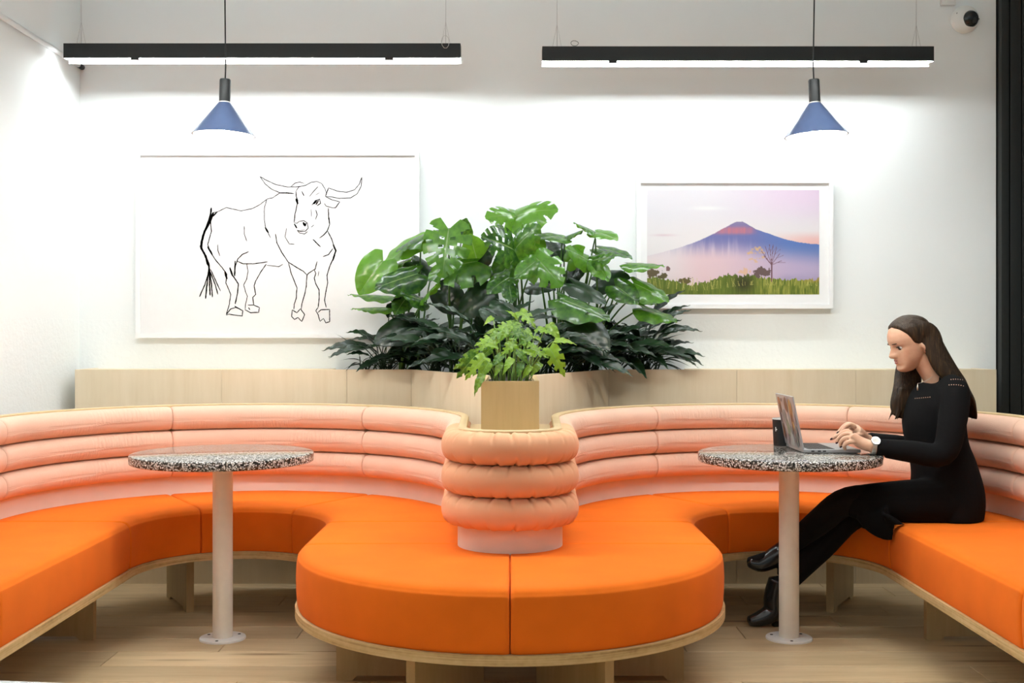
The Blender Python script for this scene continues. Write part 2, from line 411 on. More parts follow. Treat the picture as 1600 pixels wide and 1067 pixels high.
def cushion(Fp, Bp, sgn):
    ff, lf = curve_at(Fp); bf, lb = curve_at(Bp); L = max(lf, lb)
    e = [0, .002, .005, .009, .014, .020, .028]; ss = [q/L for q in e]; n = max(6, int(L/.035))
    ss += [e[-1]/L+(1-2*e[-1]/L)*k/n for k in range(1, n)]+[1-q/L for q in reversed(e)]
    V, Fc = [], []; m = len(PROF)+3
    for s in ss:
        d = min(s, 1-s)*L; r = .020; q = 1-min(d/r, 1); off = r*.55*(1-math.sqrt(max(0, 1-q*q)))
        s2 = .0012/L+s*(1-.0024/L)
        a = ff(s2); b = bf(s2); D = (b-a); ln = D.length; D.normalize()
        for (tt, h) in PROF:
            wgt = min(1, max(0, (h-HD1)/.1))
            p = a+D*(tt+off*.8*(1 if tt < .05 else 0)); hh = h-off*(1 if h > .43 else 0)
            V.append((sgn*p.x, p.y, hh))
        for (tt, h) in ((ln*.75, .466-off), (ln-.004, .464-off), (ln-.004, HD1)):
            p = a+D*tt; V.append((sgn*p.x, p.y, h))
    N = len(ss)
    for i in range(N-1):
        for j in range(m):
            j2 = (j+1) % m; Fc.append((i*m+j, i*m+j2, (i+1)*m+j2, (i+1)*m+j))
    Fc.append(tuple(range(m))); Fc.append(tuple((N-1)*m+j for j in range(m)))
    o = mk('seat_cushion', V, Fc, M['orange'], banq, smooth=True); autosmooth(o, 60); return o
for sgn in (1, -1):
    for Fp, Bp in mods: cushion(Fp, Bp, sgn)
    # plywood deck, one strip per side
    FT = uniq(sum([m[0] for m in mods], [])); BT = sum([m[1] for m in mods], [])
    FT = sum([m[0] if i == 0 else m[0][1:] for i, m in enumerate(mods)], []); BT = sum([m[1] if i == 0 else m[1][1:] for i, m in enumerate(mods)], [])
    V, Fc = [], []
    for a, b in zip(FT, BT):
        a = Vector(a); b = Vector(b); D = (b-a).normalized(); a = a-D*.007
        for p, h in ((a, HD0), (a, HD1-.001), (b, HD1-.001), (b, HD0)): V.append((sgn*p.x, p.y, h))
    for i in range(len(FT)-1):
        for j in range(4): Fc.append((i*4+j, i*4+(j+1) % 4, (i+1)*4+(j+1) % 4, (i+1)*4+j))
    Fc += [(0, 1, 2, 3), tuple((len(FT)-1)*4+j for j in range(4))]
    autosmooth(mk('plywood_deck', V, Fc, M['ply'], banq), 40)
    # support panels
    def leg(p, q, sgn=sgn):
        p = Vector(p); q = Vector(q); D = (q-p).normalized(); Nn = Vector((-D.y, D.x))*.016; L = (q-p).length
        prof = [(0, 0), (.055, 0), (.07, .016), (L-.07, .016), (L-.055, 0), (L, 0), (L, HD0), (0, HD0)]
        V = []
        for s in (1, -1):
            for a, h in prof:
                r = p+D*a+Nn*s; V.append((sgn*r.x, r.y, h))
        n = len(prof); Fc = [tuple(range(n)), tuple(range(2*n-1, n-1, -1))]+[(j, (j+1) % n, n+(j+1) % n, n+j) for j in range(n)]
        o = mk('support_panel', V, Fc, M['plyface'], banq)
    for a in (120, 60):
        c_, s_ = math.cos(math.radians(a)), math.sin(math.radians(a))
        leg((-CBX+.55*c_, CBY+.55*s_), (-CBX+.90*c_, CBY+.90*s_))
    for yy in (4.478, 3.34, 2.1): leg((-CBX-RI-.15, yy), (-CBX-RB+.02, yy))
    leg((-.595, NY), (-.20, NY)); leg((-.595, 4.42), (-.22, 4.42))
    c_, s_ = math.cos(math.radians(240)), math.sin(math.radians(240)); leg((.595*c_, NY+.595*s_), (.20*c_, NY+.20*s_))

# path of the backrest face: x, y, normal towards the sitter
def P_line(p, q, n, nr): return [(a[0], a[1], nr[0], nr[1]) for a in lerp2(p, q, n)]
def P_arc(cx, cy, r, a0, a1, n, s): return [(x, y, s*(x-cx)/r, s*(y-cy)/r) for x, y in arc(cx, cy, r, a0, a1, n)]
def cat(*L):
    o = []
    for l in L:
        for p in l:
            if not o or math.hypot(p[0]-o[-1][0], p[1]-o[-1][1]) > 1e-5: o.append(p)
    return o
def mir(P): return [(-x, y, -nx, ny) for x, y, nx, ny in P]
st1 = P_line((-CBX-RB, Y0), (-CBX-RB, YM), 30, (1, 0)); st2 = P_line((-CBX-RB, YM), (-CBX-RB, CBY), 30, (1, 0))
a1 = P_arc(-CBX, CBY, RB, 180, 120, 48, -1); a2 = P_arc(-CBX, CBY, RB, 120, 60, 48, -1); a3 = P_arc(-CBX, CBY, RB, 60, 0, 48, -1)
xn = lambda yy: -(NR+(CBX-RB-NR + (2*RB-CBX-RB+0) *0)*0) if False else -NR-( (CBX-RB)-NR)*(yy-NY)/(CBY-NY)
YS = 4.24
nk1 = P_line((xn(CBY), CBY), (xn(YS), YS), 8, (-1, 0)); nk2 = P_line((xn(YS), YS), (xn(NY), NY), 12, (-1, 0))
nose_l = P_arc(0, NY, NR, 180, 270, 130, 1)
half = cat(st1, st2, a1, a2, a3, nk1, nk2, nose_l)
def sweep(name, path, prof, mat, parent, smooth=True, endround=False, disp=None, cen=None, ang=50):
    d = [0]
    for a, b in zip(path[:-1], path[1:]): d.append(d[-1]+math.hypot(b[0]-a[0], b[1]-a[1]))
    m = len(prof); V, Fc, UV = [], [], []
    for i, (x, y, nx, ny) in enumerate(path):
        e = min(d[i], d[-1]-d[i]); q = 1-min(e/.022, 1); sc = 1-(.16*(1-math.sqrt(max(0, 1-q*q))) if endround else 0)
        for j, (n_, z_) in enumerate(prof):
            if cen: n_ = cen[0]+(n_-cen[0])*sc; z_ = cen[1]+(z_-cen[1])*sc
            if disp: n_, z_ = disp(d[i], d[-1], n_, z_)
            V.append((x+nx*n_, y+ny*n_, z_)); UV.append((d[i], j/m))
    for i in range(len(path)-1):
        for j in range(m): Fc.append((i*m+j, i*m+(j+1) % m, (i+1)*m+(j+1) % m, (i+1)*m+j))
    Fc += [tuple(range(m)), tuple((len(path)-1)*m+j for j in range(m))]
    o = mk(name, V, Fc, mat, parent, uv=UV)
    if smooth: autosmooth(o, ang)
    return o
RH = .1065; ZB = .541
def densify_ends(P):
    "extra samples close to both ends of a roll"
    def interp(P, t):
        d = 0
        for a, b in zip(P[:-1], P[1:]):
            l = math.hypot(b[0]-a[0], b[1]-a[1])
            if d+l >= t:
                u = (t-d)/l; return tuple(a[k]+(b[k]-a[k])*u for k in range(4))
            d += l
        return P[-1]
    L = sum(math.hypot(b[0]-a[0], b[1]-a[1]) for a, b in zip(P[:-1], P[1:])); e = [0.0008, .002, .004, .008, .013, .018, .022]
    n = int(L/.02)
    ts = e+[.022+(L-.044)*k/n for k in range(1, n)]+[L-q for q in reversed(e)]
    return [interp(P, t) for t in ts]
def rollprof(zc, n=26):
    return [(.010+.0525*math.copysign(abs(math.cos(2*PI*k/n))**.9, math.cos(2*PI*k/n)), zc+RH*.5*math.copysign(abs(math.sin(2*PI*k/n))**.9, math.sin(2*PI*k/n))) for k in range(n)]
segs = [st1, st2, a1, a2, cat(a3, nk1)]
for r in range(3):
    zc = ZB+RH*(r+.5)
    for sg in segs:
        for P in (sg, mir(sg)):
            sweep('back_roll', densify_ends(P), rollprof(zc), M['pink'], banq, endround=True, cen=(.01, zc))
    full = cat(nk2, nose_l); full = full+[p for p in reversed(mir(full))][1:]
    rng = random.Random(r); L = sum(math.hypot(b[0]-a[0], b[1]-a[1]) for a, b in zip(full[:-1], full[1:]))
    step = .0525*NR/.175; cr = [L/2+(k-5)*step+rng.uniform(-.006, .006) for k in range(11)]; cr2 = [q+rng.uniform(-.012, .012) for q in cr]
    amp = [rng.uniform(.6, 1.25) for _ in cr]
    def disp(d, L, n_, z_, zc=zc, cr=cr, cr2=cr2, amp=amp):
        v = (z_-zc)/(RH*.5); w = max(0, (abs(v)-.30)/.70)**1.3; C = cr if v > 0 else cr2; s = 0
        for c_, a_ in zip(C, amp):
            x = d-c_-.010*(1-abs(v))*(1 if a_ > .9 else -1)
            s += a_*(math.exp(-(x/.0042)**2)-.45*math.exp(-((x-.011)/.007)**2))
        k = .0095*s*w
        return n_-k*.8, zc+(z_-zc)*(1-k*10)
    n = 30; pr = [(.008+.0535*math.copysign(abs(math.cos(2*PI*k/n))**.85, math.cos(2*PI*k/n)), zc+RH*.5*math.copysign(abs(math.sin(2*PI*k/n))**.85, math.sin(2*PI*k/n))) for k in range(n)]
    sweep('back_roll', full, pr, M['pinkshade'], banq, endround=True, disp=disp, cen=(.01, zc), ang=80)
full = half+[p for p in reversed(mir(half))][1:]
sweep('back_board', full, [(-.025, HD0), (-.001, HD0), (-.001, HRIM-.012), (-.025, HRIM-.012)], M['plyface'], banq, ang=40)
o = sweep('top_rim', full, [(-.026, HRIM-.013), (.004, HRIM-.013), (.004, HRIM-.003), (.001, HRIM), (-.023, HRIM), (-.026, HRIM-.003)], M['rim'], banq, ang=40)
tag(o, 'pale maple rim capping the rolls')
o = sweep('back_band', full, [(.0, HS-.01), (.005, HS-.01), (.005, ZB+.03), (.0, ZB+.03)], M['band'], banq, ang=40)
tag(o, 'pale pink fabric band below the rolls')
# board closing the top of the neck
inn = [(x-nx*.0255, y-ny*.0255) for x, y, nx, ny in cat(nk1, nk2, nose_l)]
inn = inn+[(-x, y) for x, y in reversed(inn)][1:]
n = len(inn); V = [(x, y, h) for h in (.825, .84) for x, y in inn]
mk('neck_board', V, [tuple(range(n)), tuple(range(2*n-1, n-1, -1))]+[(j, (j+1) % n, n+(j+1) % n, n+j) for j in range(n)], M['rim'], banq)

# ------------------------------------------------------------------ maple planter behind the banquette
PZ = 5.489; PH = 1.0205
plant_wall = empty('maple_planter', (0, PZ, 0), 'pale maple wall planter with a pointed box reaching forward behind the island', 'planter')
def panel(x0, y0, x1, y1, mat, z0=0.0, z1=PH, th=.02, g=.0007):
    a = Vector((x0, y0)); b = Vector((x1, y1)); D = (b-a).normalized(); Nn = Vector((-D.y, D.x))*th
    a = a+D*g; b = b-D*g
    q = [a, b, b+Nn, a+Nn]; V = [(p.x, p.y, h) for h in (z0, z1) for p in q]
    return mk('panel', V, [(0, 1, 2, 3), (7, 6, 5, 4), (0, 1, 5, 4), (1, 2, 6, 5), (2, 3, 7, 6), (3, 0, 4, 7)], mat, plant_wall)
xs = [-2.074, -1.375, -.778, -.47]
for a, b in zip(xs[:-1], xs[1:]): panel(a, PZ, b, PZ, M['maple'])
for a, b in ((.47, 1.08), (1.08, 1.647), (1.647, 2.318)): panel(a, PZ, b, PZ, M['maple'])
panel(-.47, PZ, -.095, 4.66, M['maple']); panel(.095, 4.66, .47, PZ, M['maple'])
box('end_panel', -2.074, -2.054, PZ+.0207, YB-.002, 0, PH, M['maple'], plant_wall); box('end_panel', 2.298, 2.318, PZ+.0207, YB-.002, 0, PH, M['maple'], plant_wall)
box('top_ledge', -2.053, -.87, PZ+.021, YB-.002, PH-.02, PH-.002, M['maple'], plant_wall); box('top_ledge', .87, 2.297, PZ+.021, YB-.002, PH-.02, PH-.002, M['maple'], plant_wall)
# forward box
BX = .1022; BY0 = 4.045; BY1 = 4.66
box('box_front', -BX, BX, BY0, BY0+.018, .8405, PH, M['maple2'], plant_wall)
box('box_side', -BX, -BX+.016, BY0+.0185, BY1, .8405, PH, M['maple2'], plant_wall); box('box_side', BX-.016, BX, BY0+.0185, BY1, .8405, PH, M['maple2'], plant_wall)
def soil(name, pts, z):
    n = len(pts); V = [(x, y, h) for h in (z-.05, z) for x, y in pts]
    o = mk(name, V, [tuple(range(n)), tuple(range(2*n-1, n-1, -1))]+[(j, (j+1) % n, n+(j+1) % n, n+j) for j in range(n)], M['soil'], plant_wall); return o
soil('soil', [(-.865, PZ+.025), (-.46, PZ+.025), (-.07, 4.68), (.07, 4.68), (.46, PZ+.025), (.865, PZ+.025), (.865, YB-.004), (-.865, YB-.004)], PH-.018)
soil('soil', [(-BX+.017, BY0+.0195), (BX-.017, BY0+.0195), (BX-.017, BY1+.018), (-BX+.017, BY1+.018)], PH-.016)

# ------------------------------------------------------------------ tables
def round_table(x, y, label):
    t = empty('pedestal_table', (x, y, 0), label, 'table')
    R = .3505; h1 = .7255; th = .036
    lathe('tabletop', [(0, h1-th), (R-.006, h1-th), (R-.001, h1-th+.003), (R, h1-th+.008), (R, h1-.006), (R-.002, h1-.002), (R-.006, h1), (0, h1)], (x, y, 0), M['terrazzo'], t, 96)
    lathe('post', [(.0385, .0085), (.0385, h1-th-.001)], (x, y, 0), M['cream'], t, 40)
    lathe('top_plate', [(.12, h1-th-.006), (.12, h1-th-.0005)], (x, y, 0), M['plate'], t, 32)
    p = lathe('base_plate', [(.089, 0), (.0895, .004), (.088, .0075), (.084, .0085), (0, .0085)], (x, y, 0), M['plate'], t, 56)
    for a in (270, 200, 340, 90, 20, 160)[:3] if False else (-95, 155, 35):
        r = .068; q = math.radians(a)
        lathe('bolt', [(.0062, .0078), (.0062, .0095), (.004, .0102), (0, .0102)], (x+r*math.cos(q), y+r*math.sin(q), 0), M['dark'], p, 12)
    return t
round_table(-1.12, 4.49, 'bare round speckled terrazzo table on a cream pedestal')
round_table(1.087, 4.49, 'round speckled terrazzo table on a cream pedestal with the laptop on it')
# white table whose far edge just enters the frame
wt = empty('white_table', (-1.05, 1.0, 0), 'plain white rectangular table standing in front of the left bench', 'table')
ang = math.radians(-6.8); ca, sa = math.cos(ang), math.sin(ang)
def wq(u, v): return (-.66+u*ca-v*sa, 1.495+u*sa+v*ca)
def rot_box(name, u0, u1, v0, v1, z0, z1, mat):
    V = [wq(u, v)+(z,) for z in (z0, z1) for v in (v0, v1) for u in (u0, u1)]
    return mk(name, V, box_vf(0, 1, 0, 1, 0, 1)[1], mat, wt)
rot_box('tabletop', -.75, .30, -.70, 0, .705, .73, M['tabletop'])
for u, v in ((-.71, -.66), (.26, -.66), (-.71, -.04), (.26, -.04)): rot_box('leg', u-.02, u+.02, v-.02, v+.02, 0, .7045, M['plate'])

# ------------------------------------------------------------------ lights
def linear_light(x0, x1, y, h, label, mat, group='black linear ceiling lights', wires=True, up=False):
    xc = (x0+x1)/2; t = empty('linear_light', (xc, y, h), label, 'ceiling light', group)
    wd = .036; H = .080
    # open channel: top, front side, back side (deeper skirt), ends
    box('housing_top', x0, x1, y-wd, y+wd, h+.022, h+H, M['black'], t)
    box('front_side', x0, x1, y-wd, y-wd+.003, h+.0115, h+.0219, M['black'], t)
    box('back_side', x0, x1, y+wd-.003, y+wd, h+.0, h+.0219, M['liner'], t)
    box('diffuser', x0+.001, x1-.001, y-wd+.0032, y-wd+.0290, h+.0125, h+.0215, mat, t)
    box('reflector', x0+.001, x1-.001, y-wd+.0292, y+wd-.0032, h+.0175, h+.0215, M['liner'], t)
    if wires:
        for x in (x0+.07, x1-.07):
            tube('suspension_wire', [(x, y, h+H), (x, y, HC)], .0011, M['wire'], t, 6)
            tube('suspension_wire', [(x-.022, y, h+H), (x, y, h+H+.11)], .0008, M['wire'], t, 5); tube('suspension_wire', [(x+.022, y, h+H), (x, y, h+H+.11)], .0008, M['wire'], t, 5)
        xa = x1-.07 if x0 < 0 else x0+.15
        tube('cable_loop', [(xa+.018*math.cos(q/10*2*PI), y-.045+.004*math.sin(q), h+H+(.005 if x0 < 0 else .012)+.03*math.sin(q/10*2*PI)*(1 if x0 < 0 else .4)) for q in range(11)], .0012, M['wire'] if x0 < 0 else M['cord'], t, 5)
    if up: box('fill_uplight', x0+.02, x1-.02, y-wd+.004, y+wd-.004, h+H+.0002, h+H+.004, M['fill_up'], t)  # added strip that brightens the ceiling and upper wall
    for fx in (.18, .82): box('end_clip', x0+(x1-x0)*fx-.02, x0+(x1-x0)*fx+.02, y-wd-.002, y-wd, h+.002, h+.012, M['black'], t)
    return t
linear_light(-2.080, -.231, 5.40, 2.463, 'long black linear light hung above the bull drawing', M['diff'])
linear_light(.150, 1.974, 5.40, 2.449, 'long black linear light hung above the mountain photograph', M['diff'])
for x0, wh in ((-2.08, 'in front of the bare table'), (.15, 'in front of the laptop table')): linear_light(x0, x0+1.84, 3.78, 2.456, 'unseen black linear light added for fill, hung '+wh, M['diff2'], up=True)  # row added out of view to brighten floor and seat tops

for x0, wh in ((-2.08, 'above the white table'), (.15, 'beside the one above the white table')): linear_light(x0, x0+1.84, .7, 2.456, 'black linear fill light added out of view, hung '+wh, M['diff3'], up=True)  # unseen row added to lift the white table and bench fronts
def pendant(px, py_rim, y, tiltdeg, label):
    c = W(px, py_rim, y); T = Matrix.Rotation(math.radians(tiltdeg), 3, 'Y')
    t = empty('pendant_lamp', c, label, 'lamp', 'blue cone pendant lamps')
    H = .127; R = .1215; r0 = .023
    lathe('shade', [(R, 0), (r0, H), (r0-.0015, H), (R-.003, 0)], c, M['blue'], t, 64, closed=True, tilt=T)
    sh = t.children[-1]
    lathe('shade_lining', [(R-.0035, .0002), (r0-.002, H-.001), (r0-.004, H-.001), (R-.0062, .0002)], c, M['lampin'], sh, 64, closed=True, tilt=T)
    lathe('collar', [(.0225, H), (.0225, H+.004), (.0, H+.004)], c, M['steel'], t, 32, tilt=T)
    lathe('socket', [(.0213, H+.004), (.0215, H+.010), (.0215, H+.088), (.0195, H+.092), (0, H+.093)], c, M['black'], t, 32, tilt=T)
    n = 14; prof = [(.031*math.sin(PI*k/n), .040-.031*math.cos(PI*k/n)) for k in range(n+1)]
    lathe('bulb', prof, c, M['bulb'], t, 24, tilt=T)
    top = c+T @ Vector((0, 0, H+.092)); up = Vector((c.x, c.y, HC))
    tube('cord', [top, top+(T @ Vector((0, 0, .05))), top.lerp(up, .3), up], .0028, M['cord'], t, 8)
    return t
pendant(349.5, 211.5, 4.49, 1.6, 'blue cone pendant lamp hanging over the bare table')
pendant(1275.5, 212.5, 4.46, -2.6, 'blue cone pendant lamp hanging over the laptop table')

# ------------------------------------------------------------------ things on the walls
cd = empty('wall_conduit', (XL+.012, 4, 2.52), 'white conduit running along the left wall up to the corner', 'pipe')
tube('pipe', [(XL+.013, -3.9, 2.52), (XL+.013, YB-.055, 2.52)], .012, M['frame'], cd, 12)
tube('end_cap', [(XL+.013, YB-.056, 2.52), (XL+.013, YB-.002, 2.52)], .013, M['black'], cd, 12)
for yy in (1.0, 2.6, 4.2): box('clip', XL+.0005, XL+.004, yy, yy+.02, 2.50, 2.54, M['frame'], cd)

dc = W(1512, 27, 5.70); sec = empty('security_camera', (dc.x, YB, dc.z), 'white round security dome camera on the back wall', 'security camera')
RX = Matrix.Rotation(PI/2, 3, 'X')     # lathe axis -> -Y
lathe('housing', [(.068, 0), (.069, .012), (.064, .03), (.050, .046), (.030, .054), (0, .056)], (dc.x, YB-.001, dc.z), M['white'], sec, 48, tilt=RX)
T2 = Matrix.Rotation(PI/2+.35, 3, 'X') @ Matrix.Rotation(.32, 3, 'Y')
o = lathe('dome', [(.044, .022), (.044, .044), (.040, .056), (.030, .066), (.016, .072), (0, .074)], (dc.x+.004, YB-.001, dc.z+.006), M['dome'], sec, 40, tilt=T2)
lathe('lens', [(.014, .060), (.014, .0765), (.010, .078), (0, .078)], (dc.x+.004, YB-.001, dc.z+.004), M['dark'], o, 24, tilt=T2)
for dx, dz in ((-.048, .022), (.058, -.006)):
    lathe('screw', [(.004, .030), (.004, .0415), (0, .042)], (dc.x+dx, YB-.001, dc.z+dz), M['dark'], sec, 10, tilt=RX)
p0 = W(1471, 0, 5.73); p1 = W(1493.5, 8, 5.73)
jb = empty('junction_box', (p0.x+.05, YB, p1.z+.05), 'small white junction box beside the dome camera', 'box')
box('cover', p0.x, p1.x, YB-.025, YB-.0005, p1.z, p1.z+.10, M['white'], jb, .004)
box('socket_plate', p0.x+.025, p1.x-.012, YB-.027, YB-.0251, p1.z+.018, p1.z+.075, M['plate'], jb)
box('switch', p0.x+.040, p0.x+.055, YB-.030, YB-.0271, p1.z+.024, p1.z+.05, M['dark'], jb)

def frame(name, label, cat, x0, x1, z0, z1, fw, depth=.045, rec=.008):
    t = empty(name, ((x0+x1)/2, YB, z0), label, cat); yf = YB-depth
    box('frame_rail', x0, x1, yf, YB-.0005, z1-fw, z1, M['frame'], t); box('frame_rail', x0, x1, yf, YB-.0005, z0, z0+fw, M['frame'], t)
    box('frame_rail', x0, x0+fw, yf, YB-.0005, z0+fw+.0002, z1-fw-.0002, M['frame'], t); box('frame_rail', x1-fw, x1, yf, YB-.0005, z0+fw+.0002, z1-fw-.0002, M['frame'], t)
    return t, yf+rec
# bull drawing
bx0, bz1 = W(212, 236, 5.705).x, W(212, 236, 5.705).z; bx1, bz0 = W(655, 528, 5.705).x, W(655, 528, 5.705).z
bf, yp = frame('framed_drawing', 'large white framed line drawing of a bull', 'picture', bx0, bx1, bz0, bz1, .022)
box('paper', bx0+.0225, bx1-.0225, yp, yp+.01, bz0+.0225, bz1-.0225, M['paper'], bf)
ST = [  # crop pixel polylines (zoom 3.333 of photo 200,220) and stroke widths
 ([(686, 185), (720, 205), (770, 228), (830, 240), (880, 240), (905, 236)], 3), ([(688, 188), (715, 225), (745, 250), (790, 270), (830, 270), (865, 275)], 3),
 ([(850, 238), (870, 220), (895, 215), (918, 222)], 3), ([(1218, 188), (1205, 225), (1180, 255), (1140, 268), (1090, 262), (1045, 245)], 3),
 ([(1218, 188), (1215, 235), (1195, 275), (1160, 297), (1100, 300), (1060, 292), (1028, 290)], 3), ([(1045, 245), (1035, 268), (1028, 290)], 4),
 ([(875, 262), (890, 240), (925, 232), (955, 216), (985, 212), (1008, 222), (1025, 248), (1033, 270)], 3), ([(875, 262), (876, 290), (884, 310), (878, 345), (870, 380), (865, 425)], 4),
 ([(876, 300), (884, 330)], 9), ([(905, 262), (917, 288)], 4), ([(945, 290), (965, 265), (990, 238)], 3), ([(978, 282), (998, 270)], 2),
 ([(958, 335), (975, 312), (998, 304), (1003, 325), (985, 338)], 4), ([(968, 330), (985, 308)], 6), ([(978, 333), (993, 310)], 6), ([(953, 355), (956, 395)], 2), ([(978, 360), (985, 385), (976, 410)], 4), ([(955, 450), (968, 438)], 4),
 ([(1022, 325), (1032, 340), (1070, 350), (1085, 345), (1103, 318), (1065, 308), (1030, 292)], 3), ([(1078, 352), (1103, 318)], 3),
 ([(865, 425), (880, 430), (890, 420), (915, 416), (935, 428), (938, 455), (925, 470), (900, 472), (880, 465)], 3), ([(866, 432), (880, 455)], 8), ([(912, 425), (925, 445)], 10), ([(930, 428), (918, 445)], 7),
 ([(880, 465), (895, 480), (920, 485), (935, 472)], 3), ([(895, 468), (920, 462)], 2),
 ([(1043, 350), (1045, 395), (1050, 435), (1038, 468), (1020, 490), (998, 506)], 4), ([(1045, 395), (1050, 435)], 6),
 ([(865, 275), (790, 272), (755, 296), (725, 303), (690, 330), (650, 352), (590, 365), (545, 355), (512, 347), (470, 368), (440, 375)], 3),
 ([(722, 308), (710, 350), (710, 410), (716, 450), (730, 480), (742, 505)], 3), ([(714, 450), (732, 480)], 7),
 ([(826, 455), (818, 500), (840, 537), (866, 538)], 3), ([(768, 485), (775, 530), (800, 580), (835, 632), (880, 660), (912, 678), (932, 698)], 4),
 ([(963, 513), (985, 535), (1003, 552)], 5), ([(1040, 470), (1060, 510), (1072, 545), (1082, 570), (1070, 610), (1052, 650), (1036, 700), (1040, 740), (1030, 790), (1024, 830), (1032, 868)], 4),
 ([(1068, 540), (1082, 572), (1066, 625)], 7), ([(1016, 603), (1045, 592), (1068, 560)], 4), ([(985, 628), (975, 668), (940, 690), (932, 700), (928, 760), (920, 800), (905, 850), (902, 880)], 4),
 ([(970, 672), (978, 690), (970, 715), (978, 745), (995, 775), (996, 820), (990, 868)], 4), ([(994, 680), (990, 705)], 3),
 ([(836, 635), (850, 690), (868, 735), (880, 765), (876, 820), (866, 850), (864, 878)], 4), ([(855, 880), (880, 895), (898, 875), (920, 905), (905, 940), (885, 920), (868, 930), (852, 915), (855, 880)], 4),
 ([(990, 868), (978, 885), (990, 905), (1000, 940), (1018, 925), (1030, 948), (1050, 942), (1050, 878), (1005, 880), (988, 895)], 4),
 ([(605, 445), (606, 485), (618, 522)], 3), ([(467, 540), (468, 570), (478, 600)], 3), ([(628, 577), (595, 592), (572, 615), (560, 650), (552, 700)], 4), ([(558, 625), (556, 705)], 6),
 ([(570, 628), (600, 640), (660, 640), (726, 630)], 4), ([(724, 648), (785, 655), (806, 643)], 3), ([(618, 640), (625, 680), (618, 720), (602, 750), (612, 785), (622, 810), (612, 850), (610, 880)], 3),
 ([(720, 642), (690, 685), (665, 730), (657, 755), (665, 800), (650, 815), (655, 855)], 4), ([(610, 880), (640, 895), (680, 893), (685, 868), (655, 855), (625, 855)], 4), ([(628, 868), (635, 880)], 7),
 ([(440, 375), (430, 430), (435, 470), (415, 540), (430, 580), (460, 625), (490, 660), (515, 695), (510, 740), (525, 775), (535, 800), (528, 850), (512, 905)], 4),
 ([(415, 550), (440, 595)], 7), ([(505, 680), (515, 720)], 9), ([(530, 660), (545, 700), (575, 745), (570, 795), (558, 850)], 5), ([(530, 660), (545, 705)], 8),
 ([(512, 905), (535, 875), (565, 866), (598, 885), (595, 912), (560, 908), (525, 902), (512, 908)], 4), ([(555, 860), (570, 872)], 5),
 ([(434, 348), (430, 385), (412, 440), (390, 495), (378, 550), (400, 595), (420, 640), (425, 690)], 8), ([(445, 372), (425, 425), (400, 470), (385, 520), (382, 560), (405, 600), (418, 650)], 9), ([(465, 370), (440, 395)], 7),
 ([(422, 680), (400, 750), (372, 813)], 5), ([(422, 660), (410, 760), (404, 823)], 6), ([(424, 680), (425, 750), (428, 806)], 6), ([(425, 670), (435, 750), (440, 815)], 5), ([(428, 680), (455, 750), (468, 800)], 5), ([(430, 670), (462, 740), (482, 782)], 4),
]
V, Fc = [], []; rs = random.Random(3)
for pts, wd in ST:
    P = []
    for (a, b), (c_, d_) in zip(pts[:-1], pts[1:]):
        k = max(1, int(math.hypot(c_-a, d_-b)/9))
        for q in range(k): P.append((a+(c_-a)*q/k, b+(d_-b)*q/k))
    P.append(pts[-1]); P = [Vector((200+a/3.333+rs.uniform(-.15, .15), 220+b/3.333+rs.uniform(-.15, .15))) for a, b in P]
    n0 = len(V); k = len(P); y_ = yp-.0006
    for i, p in enumerate(P):
        t_ = (P[min(i+1, k-1)]-P[max(i-1, 0)]); t_.normalize(); nn = Vector((-t_.y, t_.x)); e = min(i, k-1-i)
        hw = (wd/3.333)*.68*(.55 if e == 0 else .9)*rs.uniform(.8, 1.15)
        for s in (1, -1):
            q = p+nn*hw*s; ww = W(q.x, q.y, 5.713); V.append((ww.x, y_, ww.z))
    for i in range(k-1): Fc.append((n0+2*i, n0+2*i+1, n0+2*i+3, n0+2*i+2))
mk('ink_drawing', V, Fc, M['ink'], bf)
# mountain photograph
mx0, mz1 = W(995, 280, 5.705).x, W(995, 280, 5.705).z; mx1, mz0 = W(1302, 482, 5.705).x, W(1302, 482, 5.705).z
mf, yp = frame('framed_photograph', 'white framed landscape photograph of a volcano above green grass', 'picture', mx0, mx1, mz0, mz1, .020)
box('mount', mx0+.0205, mx1-.0205, yp, yp+.01, mz0+.0205, mz1-.0205, M['mat'], mf)
GW, GH = 356, 217
u, v = np.meshgrid(np.linspace(62, 1487, GW), np.linspace(92, 960, GH)); rg = np.random.default_rng(5)
def fbm(sx, sy, seed):
    out = np.zeros_like(u); a = 1
    for o_ in range(4):
        r2 = np.random.default_rng(seed+o_); gx = int(1425/(sx/2**o_))+3; gy = int(868/(sy/2**o_))+3; g = r2.random((gy, gx))
        fx = (u-62)/(sx/2**o_); fy = (v-92)/(sy/2**o_); ix = fx.astype(int); iy = fy.astype(int); tx = fx-ix; ty = fy-iy
        tx = tx*tx*(3-2*tx); ty = ty*ty*(3-2*ty); ix = np.clip(ix, 0, gx-2); iy = np.clip(iy, 0, gy-2)
        out += a*((g[iy, ix]*(1-tx)+g[iy, ix+1]*tx)*(1-ty)+(g[iy+1, ix]*(1-tx)+g[iy+1, ix+1]*tx)*ty); a *= .5
    return out/1.875
def C(r, g, b): return np.array([r, g, b], float)
def mixc(a, b, t): return a*(1-t[..., None])+b*t[..., None]
def ss(e0, e1, x): t = np.clip((x-e0)/(e1-e0), 0, 1); return t*t*(3-2*t)
sky = mixc(C(240, 236, 242)*np.ones(u.shape+(3,)), C(240, 218, 240)*np.ones(u.shape+(3,)), ss(500, 1400, u)*ss(500, 100, v))
sky = mixc(sky, C(246, 240, 240)*np.ones_like(sky), ss(250, 500, v)*.8)
sky = mixc(sky, C(250, 200, 195)*np.ones_like(sky), ss(420, 520, v)*ss(950, 1450, u))
sky = mixc(sky, C(252, 252, 252)*np.ones_like(sky), np.exp(-((u-565)/130)**2-((v-243)/16)**2)*.9)
